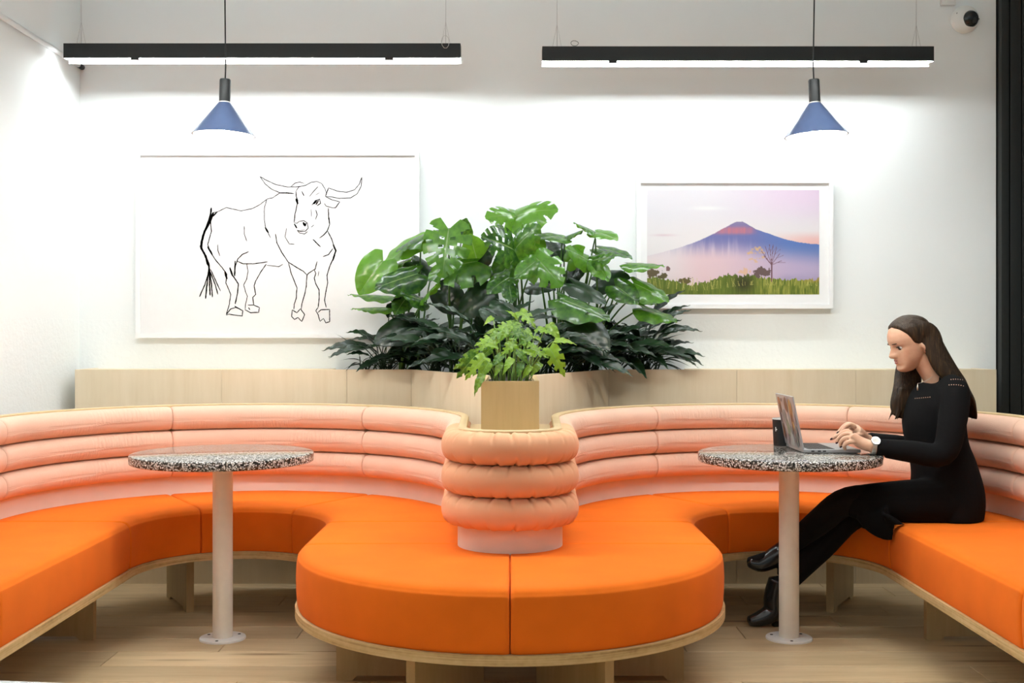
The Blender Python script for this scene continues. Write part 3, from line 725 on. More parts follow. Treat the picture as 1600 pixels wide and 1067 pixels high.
sky = mixc(sky, C(228, 200, 210)*np.ones_like(sky), np.exp(-((u-200)/90)**2-((v-467)/9)**2)*.7)
ridge = np.interp(u, [62, 300, 420, 520, 620, 700, 760, 800, 850, 880, 960, 1060, 1180, 1300, 1487], [640, 580, 540, 500, 455, 405, 375, 358, 353, 368, 415, 450, 492, 525, 545])+(fbm(60, 400, 9)-.5)*10
str_ = fbm(26, 260, 21)
mt = mixc(C(118, 122, 180)*np.ones_like(sky), C(100, 130, 195)*np.ones_like(sky), ss(800, 1300, u))
mt = mixc(mt, C(205, 195, 220)*np.ones_like(sky), np.clip((str_-.46)*2.2, 0, 1)*ss(450, 600, v)*ss(1050, 800, u))
red = ss(372, 420, v)*ss(475, 440, v)*ss(560, 650, u)*ss(1000, 880, u); mt = mixc(mt, C(232, 128, 130)*np.ones_like(sky), red*(.55+.6*(str_-.4)))
mt = mixc(mt, C(150, 135, 175)*np.ones_like(sky), ss(415, 360, v)*.8)
mist = np.clip(ss(480, 680, v-(u-800)*.10*(u > 800)), 0, 1)
ml = mixc(C(238, 208, 214)*np.ones_like(sky), C(196, 180, 214)*np.ones_like(sky), ss(500, 1400, u)); ml = mixc(ml, C(165, 155, 190)*np.ones_like(sky), ss(760, 860, v)*ss(1050, 1250, u)*.7*(fbm(120, 40, 33)+.3))
mt = mixc(mt, ml, mist); mt = mixc(mt, sky, ss(560, 200, u)*.65)
img = np.where((v > ridge)[..., None], mt, sky)
gt = np.interp(u, [62, 250, 420, 520, 640, 720, 800, 930, 1080, 1200, 1350, 1487], [810, 835, 875, 868, 820, 790, 800, 800, 830, 835, 835, 830])+(fbm(12, 900, 41)-.5)*60
gr = mixc(C(92, 112, 38)*np.ones_like(sky), C(196, 190, 96)*np.ones_like(sky), np.clip(fbm(9, 70, 51)*1.7-.45, 0, 1)*(.35+.65*ss(900, 1100, u)+.2*ss(300, 100, u)))
gr = mixc(gr, C(52, 50, 30)*np.ones_like(sky), np.exp(-((u-860)/75)**2-((v-870)/70)**2)*.9); gr = mixc(gr, C(222, 170, 90)*np.ones_like(sky), ss(1300, 1460, u)*ss(880, 830, v)*.6)
img = np.where((v > gt)[..., None], gr, img)
def blob(cx, cy, rx, ry, c_, seed, thr=.5, al=1):
    global img
    m = np.exp(-((u-cx)/rx)**2-((v-cy)/ry)**2)*1.3+(fbm(22, 22, seed)-.5)*1.4 > thr
    img = np.where((m & (np.abs(u-cx) < rx*1.4) & (np.abs(v-cy) < ry*1.4))[..., None], img*(1-al)+c_*al, img)
blob(110, 785, 60, 35, C(110, 96, 70), 61); blob(235, 742, 22, 26, C(130, 100, 100), 62, .6); blob(195, 810, 40, 22, C(100, 92, 60), 63); blob(370, 845, 50, 26, C(105, 95, 55), 64)
blob(1015, 775, 62, 38, C(112, 92, 90), 65); blob(870, 770, 60, 30, C(236, 186, 130), 66, .75, .6)
for kk in range(26): blob(rg.uniform(900, 1040), 590+rg.uniform(-22, 30)+(80 if kk % 3 == 2 else 0), 15, 11, C(232, 188, 130), 70+kk, .75, .55)
def line(p, q, wd, c_, al=1):
    global img
    p = np.array(p, float); q = np.array(q, float); d = q-p; t = np.clip(((u-p[0])*d[0]+(v-p[1])*d[1])/(d@d), 0, 1)
    m = np.hypot(u-p[0]-t*d[0], v-p[1]-t*d[1]) < wd; img = np.where(m[..., None], img*(1-al)+c_*al, img)
tc_ = C(120, 84, 92); line((1095, 850), (1092, 700), 6, tc_)
for q in [(1010, 600), (1040, 560), (1075, 545), (1105, 545), (1135, 570), (1160, 620), (1175, 680), (1030, 640)]: line((1092, 715), q, 2.6, tc_, .8); line((1092+(q[0]-1092)*.6, 715+(q[1]-715)*.6), (q[0]+30, q[1]+15), 2, tc_, .6)
for k in range(60):
    x = rg.uniform(90, 1480); line((x, np.interp(x, [62, 500, 900, 1487], [900, 930, 880, 890])), (x+rg.uniform(-18, 18), 820+rg.uniform(0, 60)), 2.2, C(215, 205, 120), .6)
img = np.clip(img/255, 0, 1); lin = np.where(img <= .04045, img/12.92, ((img+.055)/1.055)**2.4)
PX0, PZ1 = W(1011, 297, 5.713).x, W(1011, 297, 5.713).z; PX1, PZ0 = W(1280, 460, 5.713).x, W(1280, 460, 5.713).z
vx = np.stack([np.interp(u, [62, 1487], [PX0, PX1]), np.full(u.shape, yp-.0006), np.interp(v, [92, 960], [PZ1, PZ0])], -1).reshape(-1, 3)
idx = np.arange(GW*GH).reshape(GH, GW); q = np.stack([idx[:-1, :-1], idx[1:, :-1], idx[1:, 1:], idx[:-1, 1:]], -1).reshape(-1, 4)
me = bpy.data.meshes.new('print'); me.from_pydata((vx-np.array(wloc(mf))).tolist(), [], q.tolist())
ca_ = me.color_attributes.new('Col', 'FLOAT_COLOR', 'POINT'); rgba = np.ones((GW*GH, 4), np.float32); rgba[:, :3] = lin.reshape(-1, 3)*.76; ca_.data.foreach_set('color', rgba.ravel())
t = NT('photo_print').set((.5, .5, .5), .35, 0, .3); at = t.n('ShaderNodeVertexColor'); at.layer_name = 'Col'; t.l(at.outputs[0], t.p.inputs['Base Color']); me.materials.append(t.m)
link(bpy.data.objects.new('print', me), mf)

# ------------------------------------------------------------------ plants
def leaf_mesh(name, mat, L=1.0, Wd=.42, phi0=140, phi1=18, p=.75, q0=.16, cuts=(), holes=(), fold=.25, curl=.5, droop=.35, nT=36, nS=7, wav=.012, base=.0, cw=.03, s0=.42):
    V, UV, Fc = [], [], []
    ts = [k/nT for k in range(nT+1)]
    for side in (1, -1):
        for t_ in ts:
            ph = math.radians(phi0+(phi1-phi0)*t_**p); y0 = L*(base+.93*t_); ln = Wd*L*float(np.interp(t_, [0, .08, .22, .4, .6, .78, .9, 1], [.62, .88, 1.0, .93, .70, .42, .20, .0] if q0 > .12 else [.15, .45, .9, 1.0, .82, .5, .25, .0]))
            if t_ > .985: ln = .004
            for j in range(nS+1):
                s = j/nS; x = s*ln*math.sin(ph); y = y0+s*ln*math.cos(ph); lat = x/L
                z = L*(fold*lat-curl*lat*lat*1.6-droop*(max(y, 0)/L)**2*.6+wav*math.sin(t_*26)*s*s)
                if y < 0: z -= L*.25*(y/L)**2
                V.append((side*x, y, z)); UV.append((side*s, t_))
    n = (nT+1)*(nS+1)
    for sd in (0, 1):
        for i in range(nT):
            tm = (i+.5)/nT
            for j in range(nS):
                sm = (j+.5)/nS; cutit = any(abs(tm-(c_+(.015 if sd else 0))) < cw*(.35+.65*sm) and sm > s0+.12*((k+sd) % 2) for k, c_ in enumerate(cuts))
                cutit = cutit or any(abs(tm-h_) < .028 and .16 < sm < .34 for h_ in holes)
                if cutit: continue
                a = sd*n+i*(nS+1)+j; b = a+nS+1; Fc.append((a, a+1, b+1, b) if sd == 0 else (a, b, b+1, a+1))
    me = bpy.data.meshes.new(name); me.from_pydata(V, [], Fc); ul = me.uv_layers.new(name='UVMap')
    for l in me.loops: ul.data[l.index].uv = UV[l.vertex_index]
    bm = bmesh.new(); bm.from_mesh(me); bmesh.ops.remove_doubles(bm, verts=bm.verts, dist=1e-5)
    bmesh.ops.delete(bm, geom=[v for v in bm.verts if not v.link_faces], context='VERTS'); bm.to_mesh(me); bm.free()
    me.polygons.foreach_set('use_smooth', [True]*len(me.polygons)); me.materials.append(mat); return me
LM = {
 'split': leaf_mesh('leaf', M['leaf'], cuts=(.14, .30, .46, .62, .77), holes=(.22, .38, .54), Wd=.50, nT=72, nS=9, cw=.026),
 'split2': leaf_mesh('leaf', M['leaf'], cuts=(.22, .42, .62), Wd=.47, nT=60, nS=8, fold=.1, curl=.8, droop=.6, cw=.03, s0=.5),
 'heart': leaf_mesh('leaf', M['leaf'], Wd=.43, fold=.3, curl=.6, droop=.45),
 'heart2': leaf_mesh('leaf', M['leaf'], Wd=.38, fold=.15, curl=.9, droop=.15, wav=.02),
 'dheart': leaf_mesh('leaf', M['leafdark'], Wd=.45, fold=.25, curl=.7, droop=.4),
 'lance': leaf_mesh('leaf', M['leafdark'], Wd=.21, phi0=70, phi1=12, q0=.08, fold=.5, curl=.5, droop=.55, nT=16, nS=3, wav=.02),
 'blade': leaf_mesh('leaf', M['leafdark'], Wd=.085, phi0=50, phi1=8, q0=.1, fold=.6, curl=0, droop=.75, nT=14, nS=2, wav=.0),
 'lime': leaf_mesh('leaf', M['leaflime'], Wd=.30, phi0=120, phi1=15, cuts=(.25, .45, .65), cw=.05, s0=.45, nT=40, nS=5, fold=.2, curl=.6, droop=.8, wav=.03),
 'lime2': leaf_mesh('leaf', M['leaflime'], Wd=.22, phi0=100, phi1=12, nT=20, nS=4, fold=.3, curl=.5, droop=.9, wav=.03),
}
def put_leaf(kind, pos, fwd, nrm, L, parent, wscale=1.0):
    f = Vector(fwd).normalized(); n_ = Vector(nrm); n_ = (n_-f*n_.dot(f)).normalized(); x = f.cross(n_)
    m = Matrix((x*wscale, f, n_)).transposed()*L
    o = bpy.data.objects.new('leaf', LM[kind]); link(o, parent)
    M4 = m.to_4x4(); M4.translation = Vector(pos)-wloc(parent); o.matrix_local = M4; return o
def bez(p0, p1, p2, n=8):
    p0, p1, p2 = Vector(p0), Vector(p1), Vector(p2)
    return [p0*(1-t)**2+p1*2*t*(1-t)+p2*t*t for t in [k/n for k in range(n+1)]]
SOIL = PH-.018
def monstera(label, bx, by, leaves):
    b = W(bx, 577, by); b.z = SOIL-.005
    t = empty('monstera', b, label, 'plant', None)
    for (ax, ay, tx, ty, y, Lp, facing, kind) in leaves:
        A = W(ax, ay, y); d2 = Vector((tx-ax, 0, -(ty-ay))); plen = d2.length
        e = 0 if plen >= Lp else math.sqrt(Lp*Lp-plen*plen)      # foreshortened part runs towards the viewer
        f = Vector((d2.x, -e, d2.z)).normalized(); L = max(Lp, plen)*y/F
        up = Vector((0, 0, 1)); n_ = up*(1-abs(facing))+Vector((0, -1, 0))*facing+Vector((random.uniform(-.12, .12), 0, random.uniform(-.05, .05)))
        put_leaf(kind, A, f, n_, L*1.10, t, random.uniform(.92, 1.08))
        s = b+Vector((random.uniform(-.06, .06), random.uniform(-.05, .03), 0)); mid = s.lerp(A, .55)+Vector(((s.x-A.x)*.22, 0, .06))
        tube('stem', bez(s, mid, A+f*.004, 8), [.0062, .0060, .0056, .0052, .0048, .0044, .0040, .0036, .003], M['stem'], t, 6)
    return t
def a(cx, cy): return (520+cx/3.81, 310+cy/3.81)
def bb(cx, cy): return (780+cx/3.81, 310+cy/3.81)
def Lf(p, q, y, Lp, fc, kind): return (p[0], p[1], q[0], q[1], y, Lp, fc, kind)
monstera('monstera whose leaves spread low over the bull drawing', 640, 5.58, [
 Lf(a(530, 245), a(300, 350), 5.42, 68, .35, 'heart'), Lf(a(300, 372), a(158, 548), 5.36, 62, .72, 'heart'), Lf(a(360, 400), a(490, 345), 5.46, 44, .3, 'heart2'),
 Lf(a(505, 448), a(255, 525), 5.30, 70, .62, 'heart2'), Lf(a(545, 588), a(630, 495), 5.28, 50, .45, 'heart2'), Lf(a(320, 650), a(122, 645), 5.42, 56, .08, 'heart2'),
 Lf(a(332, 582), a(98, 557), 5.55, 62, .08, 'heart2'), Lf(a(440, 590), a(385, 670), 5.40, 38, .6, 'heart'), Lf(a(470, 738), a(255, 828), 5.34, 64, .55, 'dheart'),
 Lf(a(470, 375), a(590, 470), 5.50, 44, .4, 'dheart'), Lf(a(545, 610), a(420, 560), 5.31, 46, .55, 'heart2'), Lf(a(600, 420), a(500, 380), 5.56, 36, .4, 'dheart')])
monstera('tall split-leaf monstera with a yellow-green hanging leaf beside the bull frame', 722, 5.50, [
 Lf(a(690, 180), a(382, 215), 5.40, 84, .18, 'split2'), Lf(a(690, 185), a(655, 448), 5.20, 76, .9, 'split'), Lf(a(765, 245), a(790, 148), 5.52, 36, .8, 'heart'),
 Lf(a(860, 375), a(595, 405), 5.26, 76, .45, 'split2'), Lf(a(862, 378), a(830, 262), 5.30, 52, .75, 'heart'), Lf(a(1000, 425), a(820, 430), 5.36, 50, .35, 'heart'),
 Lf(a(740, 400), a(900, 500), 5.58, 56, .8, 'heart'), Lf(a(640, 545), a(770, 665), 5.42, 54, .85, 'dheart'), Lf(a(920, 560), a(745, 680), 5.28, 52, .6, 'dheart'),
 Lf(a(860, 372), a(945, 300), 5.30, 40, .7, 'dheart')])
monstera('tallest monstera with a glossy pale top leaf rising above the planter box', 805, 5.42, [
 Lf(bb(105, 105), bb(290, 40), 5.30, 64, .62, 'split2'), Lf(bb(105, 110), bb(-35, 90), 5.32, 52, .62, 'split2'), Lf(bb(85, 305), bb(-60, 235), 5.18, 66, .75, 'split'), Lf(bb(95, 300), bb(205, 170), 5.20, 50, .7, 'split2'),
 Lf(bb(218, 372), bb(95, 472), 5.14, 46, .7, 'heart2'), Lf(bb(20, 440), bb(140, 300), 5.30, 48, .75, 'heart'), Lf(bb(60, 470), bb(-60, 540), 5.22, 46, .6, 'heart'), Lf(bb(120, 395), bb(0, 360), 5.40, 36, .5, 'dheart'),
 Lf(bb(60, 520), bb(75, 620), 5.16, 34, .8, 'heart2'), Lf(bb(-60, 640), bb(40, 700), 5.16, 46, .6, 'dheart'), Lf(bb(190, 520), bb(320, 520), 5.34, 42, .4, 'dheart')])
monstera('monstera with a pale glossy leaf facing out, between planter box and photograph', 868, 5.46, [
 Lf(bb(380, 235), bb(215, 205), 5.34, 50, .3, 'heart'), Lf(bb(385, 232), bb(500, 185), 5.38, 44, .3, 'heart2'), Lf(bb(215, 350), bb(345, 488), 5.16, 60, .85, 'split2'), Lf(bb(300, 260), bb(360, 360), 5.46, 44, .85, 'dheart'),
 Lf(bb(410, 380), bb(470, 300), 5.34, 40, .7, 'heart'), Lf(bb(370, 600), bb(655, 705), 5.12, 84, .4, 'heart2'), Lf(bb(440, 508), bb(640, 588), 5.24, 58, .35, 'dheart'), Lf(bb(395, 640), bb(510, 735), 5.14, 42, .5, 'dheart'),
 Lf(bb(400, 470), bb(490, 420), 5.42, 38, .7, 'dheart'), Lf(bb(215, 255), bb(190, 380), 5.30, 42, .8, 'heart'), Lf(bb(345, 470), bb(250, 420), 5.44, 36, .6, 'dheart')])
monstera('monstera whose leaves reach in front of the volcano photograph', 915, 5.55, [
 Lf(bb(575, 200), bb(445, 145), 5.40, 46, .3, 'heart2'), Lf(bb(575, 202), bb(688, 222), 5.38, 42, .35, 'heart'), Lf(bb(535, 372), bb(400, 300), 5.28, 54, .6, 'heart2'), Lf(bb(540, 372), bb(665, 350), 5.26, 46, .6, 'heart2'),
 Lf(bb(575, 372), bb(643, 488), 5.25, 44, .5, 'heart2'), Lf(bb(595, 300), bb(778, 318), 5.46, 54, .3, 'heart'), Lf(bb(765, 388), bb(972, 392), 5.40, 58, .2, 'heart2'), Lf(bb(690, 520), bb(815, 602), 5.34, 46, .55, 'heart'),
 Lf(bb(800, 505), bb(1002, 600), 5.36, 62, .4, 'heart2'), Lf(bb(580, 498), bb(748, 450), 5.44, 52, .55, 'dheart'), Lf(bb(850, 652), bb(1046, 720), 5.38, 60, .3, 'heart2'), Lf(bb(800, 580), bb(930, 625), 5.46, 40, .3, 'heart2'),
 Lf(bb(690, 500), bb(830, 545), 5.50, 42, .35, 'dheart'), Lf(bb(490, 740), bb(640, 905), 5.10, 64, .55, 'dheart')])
def tuft(label, cx, y, n_, L0, L1, kind, stem, name, cat='plant', spread=1.0, hz=.0, group=None, zb=SOIL, wild=.5):
    b = W(cx, 577, y); b.z = zb-.004; t = empty(name, b, label, cat, group)
    for k in range(n_):
        az = 2*PI*(k+random.uniform(-.35, .35))*.381966*2.6; el = random.uniform(.15, 1.15); L = random.uniform(L0, L1)
        d = Vector((math.cos(az)*math.cos(el)*spread, math.sin(az)*math.cos(el)*.55-.12, math.sin(el)))
        s = b+Vector((random.uniform(-.03, .03), random.uniform(-.02, .02), 0)); ln = L*random.uniform(.5, 1.0)*hz
        A = s+d*ln+Vector((0, 0, .02+.3*ln))
        A.y = min(A.y, YB-.14)
        tube('stem', bez(s, s.lerp(A, .5)+Vector((0, 0, .02)), A, 5), .0026, stem, t, 5)
        f = Vector((d.x, d.y, d.z*.55+random.uniform(-.25, .1)*wild*2))
        if A.y+f.normalized().y*L > YB-.06: f.y = -abs(f.y)*.3
        put_leaf(kind, A, f, Vector((-d.x*.4, -.35-.3*random.random(), 1)), L, t)
    return t
lows = [(600, 5.58, 'left of the monsteras above the left panel seam'), (640, 5.585, 'under the lowest leaves over the bull drawing'), (680, 5.42, 'left of the lime plant where the panel turns forward'), (715, 5.25, 'pressed against the left side of the lime plant'), (760, 5.05, 'behind the left half of the lime plant'),
        (835, 5.05, 'behind the right half of the lime plant'), (880, 5.25, 'pressed against the right side of the lime plant'), (920, 5.42, 'right of the lime plant where the panel turns back'), (960, 5.585, 'under the stems near the photograph'), (1000, 5.58, 'in front of the lower left corner of the photograph')]
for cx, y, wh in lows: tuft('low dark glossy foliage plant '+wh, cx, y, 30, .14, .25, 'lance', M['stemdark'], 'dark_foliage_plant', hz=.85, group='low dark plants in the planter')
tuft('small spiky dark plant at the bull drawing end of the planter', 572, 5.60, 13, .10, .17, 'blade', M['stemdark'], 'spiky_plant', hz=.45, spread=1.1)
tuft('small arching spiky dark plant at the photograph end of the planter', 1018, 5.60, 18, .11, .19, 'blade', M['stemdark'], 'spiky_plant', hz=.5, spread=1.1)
# lime philodendron in the forward box
zb = PH-.016
b = Vector((0, 4.22, zb-.004)); lp = empty('lime_philodendron', b, 'lime green lacy-leaved plant spilling from the square front planter box', 'plant')
def lc(cx, cy): return (680+cx/6.667, 470+cy/6.667)
LL = [((880, 110), (1035, 210), 4.30, 34, .6, 'lime'), ((860, 190), (800, 90), 4.30, 22, .5, 'lime2'), ((800, 250), (650, 260), 4.2, 30, .6, 'lime'), ((800, 260), (930, 300), 4.2, 26, .6, 'lime'), ((720, 330), (560, 360), 4.16, 30, .6, 'lime'), ((760, 290), (700, 380), 4.1, 26, .8, 'lime2'),
      ((640, 390), (450, 400), 4.15, 34, .6, 'lime'), ((600, 440), (445, 480), 4.12, 30, .7, 'lime'), ((580, 500), (480, 580), 4.1, 28, .8, 'lime2'), ((450, 570), (240, 650), 4.15, 40, .7, 'lime'), ((430, 560), (240, 770), 4.12, 44, .75, 'lime'), ((520, 590), (330, 750), 4.06, 42, .8, 'lime'),
      ((560, 640), (450, 810), 4.02, 36, .8, 'lime2'), ((500, 770), (388, 925), 4.00, 32, .5, 'lime2'), ((900, 330), (760, 340), 4.12, 28, .7, 'lime'), ((940, 300), (1000, 360), 4.2, 24, .7, 'lime2'), ((990, 370), (900, 420), 4.1, 26, .8, 'lime2'), ((1060, 290), (1200, 290), 4.25, 28, .5, 'lime'),
      ((1180, 240), (1300, 380), 4.25, 34, .7, 'lime2'), ((1240, 420), (1420, 375), 4.15, 32, .4, 'lime2'), ((1000, 500), (1130, 540), 4.1, 30, .7, 'lime'), ((1190, 490), (1340, 740), 4.1, 46, .85, 'lime'), ((1180, 500), (1280, 640), 4.12, 32, .7, 'lime2'), ((1040, 560), (950, 500), 4.08, 26, .7, 'lime2'),
      ((820, 440), (720, 520), 4.1, 28, .8, 'lime'), ((860, 520), (960, 620), 4.08, 28, .7, 'lime2'), ((700, 560), (600, 640), 4.08, 28, .7, 'lime2'), ((800, 600), (720, 700), 4.07, 28, .7, 'lime2'), ((900, 640), (860, 760), 4.07, 26, .7, 'lime2'), ((1000, 680), (900, 780), 4.07, 24, .6, 'lime2'),
      ((1100, 650), (1010, 740), 4.1, 26, .6, 'lime2'), ((600, 170), (530, 210), 4.35, 20, .6, 'lime2'), ((760, 230), (880, 200), 4.3, 24, .5, 'lime2'), ((650, 480), (560, 420), 4.1, 26, .6, 'lime2'), ((940, 440), (1040, 470), 4.15, 24, .6, 'lime'), ((760, 420), (860, 480), 4.14, 26, .8, 'lime'), ((650, 320), (570, 300), 4.2, 24, .6, 'lime2'),
      ((680, 640), (640, 740), 4.08, 26, .6, 'lime2'), ((1100, 420), (1060, 350), 4.2, 22, .6, 'lime2'), ((840, 360), (980, 400), 4.18, 26, .7, 'lime')]
for p, q, y, Lp, fc, kind in LL:
    A = W(*lc(*p), y); T = W(*lc(*q), y); f = (T-A); pl = f.length; Lw = max(Lp*y/F, pl*1.02); f.y -= math.sqrt(max(0, Lw*Lw-pl*pl)); f.normalize()
    put_leaf(kind, A, f, Vector((random.uniform(-.2, .2), -fc, 1-fc)), Lw*1.12, lp)
    s = Vector((max(-.07, min(.07, A.x*.45+random.uniform(-.02, .02))), random.uniform(4.09, 4.35), zb-.003)); tube('stem', bez(s, s.lerp(A, .6)+Vector((0, 0, .05)), A, 7), .0024, M['stemlime'], lp, 5)

# ------------------------------------------------------------------ things on the laptop table
TT = .7258
HX = 1.134; LY0, LY1 = 4.452, 4.732
lap = empty('laptop', (HX, 4.59, TT), 'open silver laptop with colourful stickers on its lid', 'laptop')
box('base', HX, HX+.222, LY0, LY1, TT+.002, TT+.015, M['alu'], lap, .003)
box('foot_strip', HX+.01, HX+.212, LY0+.01, LY1-.01, TT, TT+.0019, M['dark'], lap)
kv = []
for r in range(6):
    for c_ in range(14): kv.append(box_vf(HX+.022+r*.0175, HX+.037+r*.0175, LY0+.015+c_*.018, LY0+.0305+c_*.018, TT+.0151, TT+.0162))
mk('keyboard', *join_vf(kv), M['keys'], lap)
box('trackpad', HX+.140, HX+.205, LY0+.09, LY1-.09, TT+.01505, TT+.0154, M['alu'], lap)
for yy in (.03, .055, .075): box('port', HX+yy, HX+yy+.012, LY0-.0004, LY0+.0006, TT+.006, TT+.011, M['dark'], lap)
d = Vector((-.205, 0, 1)).normalized(); nrm = Vector((-1, 0, -.205)).normalized()     # lid leans away from the sitter
hp = Vector((HX+.004, 0, TT+.012)); LH = .212
def lidpt(s, y, o): p = hp+d*s+nrm*o; return (p.x, y, p.z)
V = [lidpt(s, y, o) for o in (0, .006) for y in (LY0, LY1) for s in (.004, LH)]
lid = mk('lid', V, [(0, 1, 3, 2), (4, 6, 7, 5), (0, 4, 5, 1), (2, 3, 7, 6), (0, 2, 6, 4), (1, 5, 7, 3)], M['alu'], lap)
V = [lidpt(s, y, -.0006) for y in (LY0+.008, LY1-.008) for s in (.016, LH-.008)]; mk('screen', V, [(0, 1, 3, 2)], M['screen'], lid)
scols = {'amber': (.50, .20, .05), 'brown': (.22, .09, .035), 'yellow': (.55, .36, .12), 'grey': (.30, .33, .33), 'teal': (.13, .19, .19), 'white': (.7, .7, .68), 'green': (.33, .42, .28), 'dark': (.06, .05, .05), 'mauve': (.45, .36, .38)}
SM = {k: plain('sticker_'+k, [q*.6 for q in v_], .35, var=.12, scale=120) for k, v_ in scols.items()}
stk = [(.175, .24, .028, .022, 'amber'), (.155, .235, .020, .016, 'brown'), (.172, .135, .032, .025, 'brown'), (.160, .070, .038, .030, 'yellow'), (.155, .066, .024, .016, 'amber'), (.105, .075, .035, .022, 'brown'), (.092, .070, .018, .016, 'yellow'), (.120, .190, .034, .024, 'grey'), (.115, .135, .026, .018, 'white'), (.075, .160, .036, .026, 'green'),
       (.045, .055, .040, .024, 'teal'), (.035, .125, .026, .030, 'white'), (.120, .255, .026, .010, 'dark'), (.060, .245, .034, .014, 'brown'), (.120, .028, .022, .014, 'mauve'), (.190, .19, .008, .008, 'dark'), (.193, .10, .010, .012, 'mauve'), (.072, .105, .018, .018, 'grey'), (.030, .20, .020, .024, 'mauve'), (.075, .030, .022, .012, 'grey')]
for i, (s, y, rs_, ry, cc) in enumerate(stk):
    o_ = .0062+.00012*i; n = 18
    V = [lidpt(s+rs_*math.sin(2*PI*k/n)*(1+.10*math.sin(3*2*PI*k/n+i)), min(max(LY0+y+ry*math.cos(2*PI*k/n)*(1+.10*math.sin(2*2*PI*k/n+i)), LY0+.002), LY1-.002), o_) for k in range(n)]
    mk('sticker', V, [tuple(range(n))], SM[cc], lid)
cup = empty('coffee_cup', (1.128, 4.782, TT), 'black takeaway cup standing behind the laptop lid', 'cup')
lathe('body', [(0, .0), (.034, .0), (.0385, .108), (.0365, .108), (.0335, .006), (0, .006)], (1.128, 4.782, TT), M['cup'], cup, 40)
lathe('rim', [(.0365, .1081), (.0392, .1081), (.0395, .112), (.037, .1135), (.0362, .111)], (1.128, 4.782, TT), M['cupin'], cup, 40, closed=True)
q0 = Vector((1.128, 4.782, TT)); Vp = []
for (dx, dz) in ((-.020, .060), (-.0165, .060), (-.0165, .066), (-.0125, .066), (-.0125, .0705), (-.0165, .0705), (-.0165, .078), (-.020, .078)):
    a_ = math.asin(dx/.0375)-.42; r_ = .0366+.0385*0+dz*.042+.0002-.0015; Vp.append((q0.x+r_*math.sin(a_), q0.y-r_*math.cos(a_), q0.z+dz))
mk('printed_mark', Vp, [(0, 1, 2, 5, 6, 7), (2, 3, 4, 5)], M['white'], cup)

# ------------------------------------------------------------------ the seated person
per = empty('person', (1.72, 4.55, HS), 'person in a black knit dress with long brown hair typing on the laptop', 'person')
def R_(px, py, y, a_, b_): return (W(px, py, y), a_, b_)
def limb(pts, r, n=16, sub=5): return loft_vf(smooth_rings([(W(*p), q if not isinstance(q, tuple) else q[0], q if not isinstance(q, tuple) else q[1]) for p, q in zip(pts, r)], sub), n)
YP = 4.55
# -- head: local axes u forward, v up, w sideways
PITCH = math.radians(17); YAW = math.radians(12)
HS_ = .93; HC_ = W(1422.5, 538.5, YP)      # point at v = .105 , u = 0
def head_pt(u_, v_, w_):
    u_ *= HS_; w_ *= HS_; v0 = (v_-.105)*HS_
    fu = u_*math.cos(PITCH)+v0*math.sin(PITCH); fv = -u_*math.sin(PITCH)+v0*math.cos(PITCH)
    x = -fu; yy = w_
    xr = x*math.cos(YAW)-yy*math.sin(YAW)*-1*0; 
    X = -(fu*math.cos(YAW))-w_*math.sin(YAW)*1.0; Y = -(fu*math.sin(YAW))+w_*math.cos(YAW)
    return Vector((HC_.x+X, HC_.y+Y, HC_.z+fv))
vF = [.000, .006, .020, .036, .050, .066, .080, .095, .112, .126, .145, .165, .185, .200, .212, .221, .226]
fF = [.054, .074, .084, .079, .080, .080, .080, .080, .079, .084, .086, .081, .071, .058, .042, .023, .004]
bF = [.028, .012, -.002, -.020, -.040, -.060, -.076, -.086, -.092, -.095, -.096, -.094, -.086, -.073, -.055, -.032, -.004]
wF = [.010, .024, .038, .048, .055, .060, .064, .067, .069, .071, .0725, .071, .065, .055, .041, .023, .003]
nose = lambda v: np.interp(v, [.060, .068, .073, .078, .086, .100, .114, .126], [0, .006, .021, .031, .032, .024, .014, .004])
lip = lambda v: np.interp(v, [.038, .042, .048, .053, .056, .060, .065, .069], [0, .003, .0085, .005, .004, .0085, .005, .001])
def head_vf(scale=None, n=56, m=52):
    V, Fc = [], []
    for i in range(m):
        v = .226*(1-math.cos(PI*i/(m-1)))/2 if False else .226*i/(m-1)
        f_, b_, w_ = np.interp(v, vF, fF), np.interp(v, vF, bF), np.interp(v, vF, wF); c_ = (f_+b_)/2*.55+.0; 
        for k in range(n):
            q = 2*PI*k/n; cq, sq = math.cos(q), math.sin(q)
            e = .82
            uu = c_+(f_-c_ if cq > 0 else c_-b_)*math.copysign(abs(cq)**e, cq); ww = w_*math.copysign(abs(sq)**e, sq)
            if scale is None and cq > 0:
                uu += nose(v)*math.exp(-(ww/(.009 if v > .09 else .0125))**2)+lip(v)*math.exp(-(ww/.019)**2)
                if v < .05: uu += .004*math.exp(-((v-.02)/.012)**2-(ww/.018)**2)
                uu -= .010*math.exp(-((v-.113)/.011)**2)*(math.exp(-((abs(ww)-.030)/.014)**2))
                uu += .004*math.exp(-((v-.127)/.006)**2)*(math.exp(-((abs(ww)-.030)/.018)**2))
            if scale is not None: uu, vv, ww = scale(uu, v, ww)
            else: vv = v
            V.append(head_pt(uu, vv, ww))
    for i in range(m-1):
        for k in range(n): Fc.append((i*n+k, i*n+(k+1) % n, (i+1)*n+(k+1) % n, (i+1)*n+k))
    Fc.append(tuple(range(n-1, -1, -1))); Fc.append(tuple((m-1)*n+k for k in range(n))); return V, Fc
neck = loft_vf(smooth_rings([R_(1472, 606, YP, .060, .064), R_(1459, 586, YP, .046, .050), R_(1447, 566, YP, .046, .048), R_(1438, 545, YP, .048, .048)], 4), 24)
ear = []
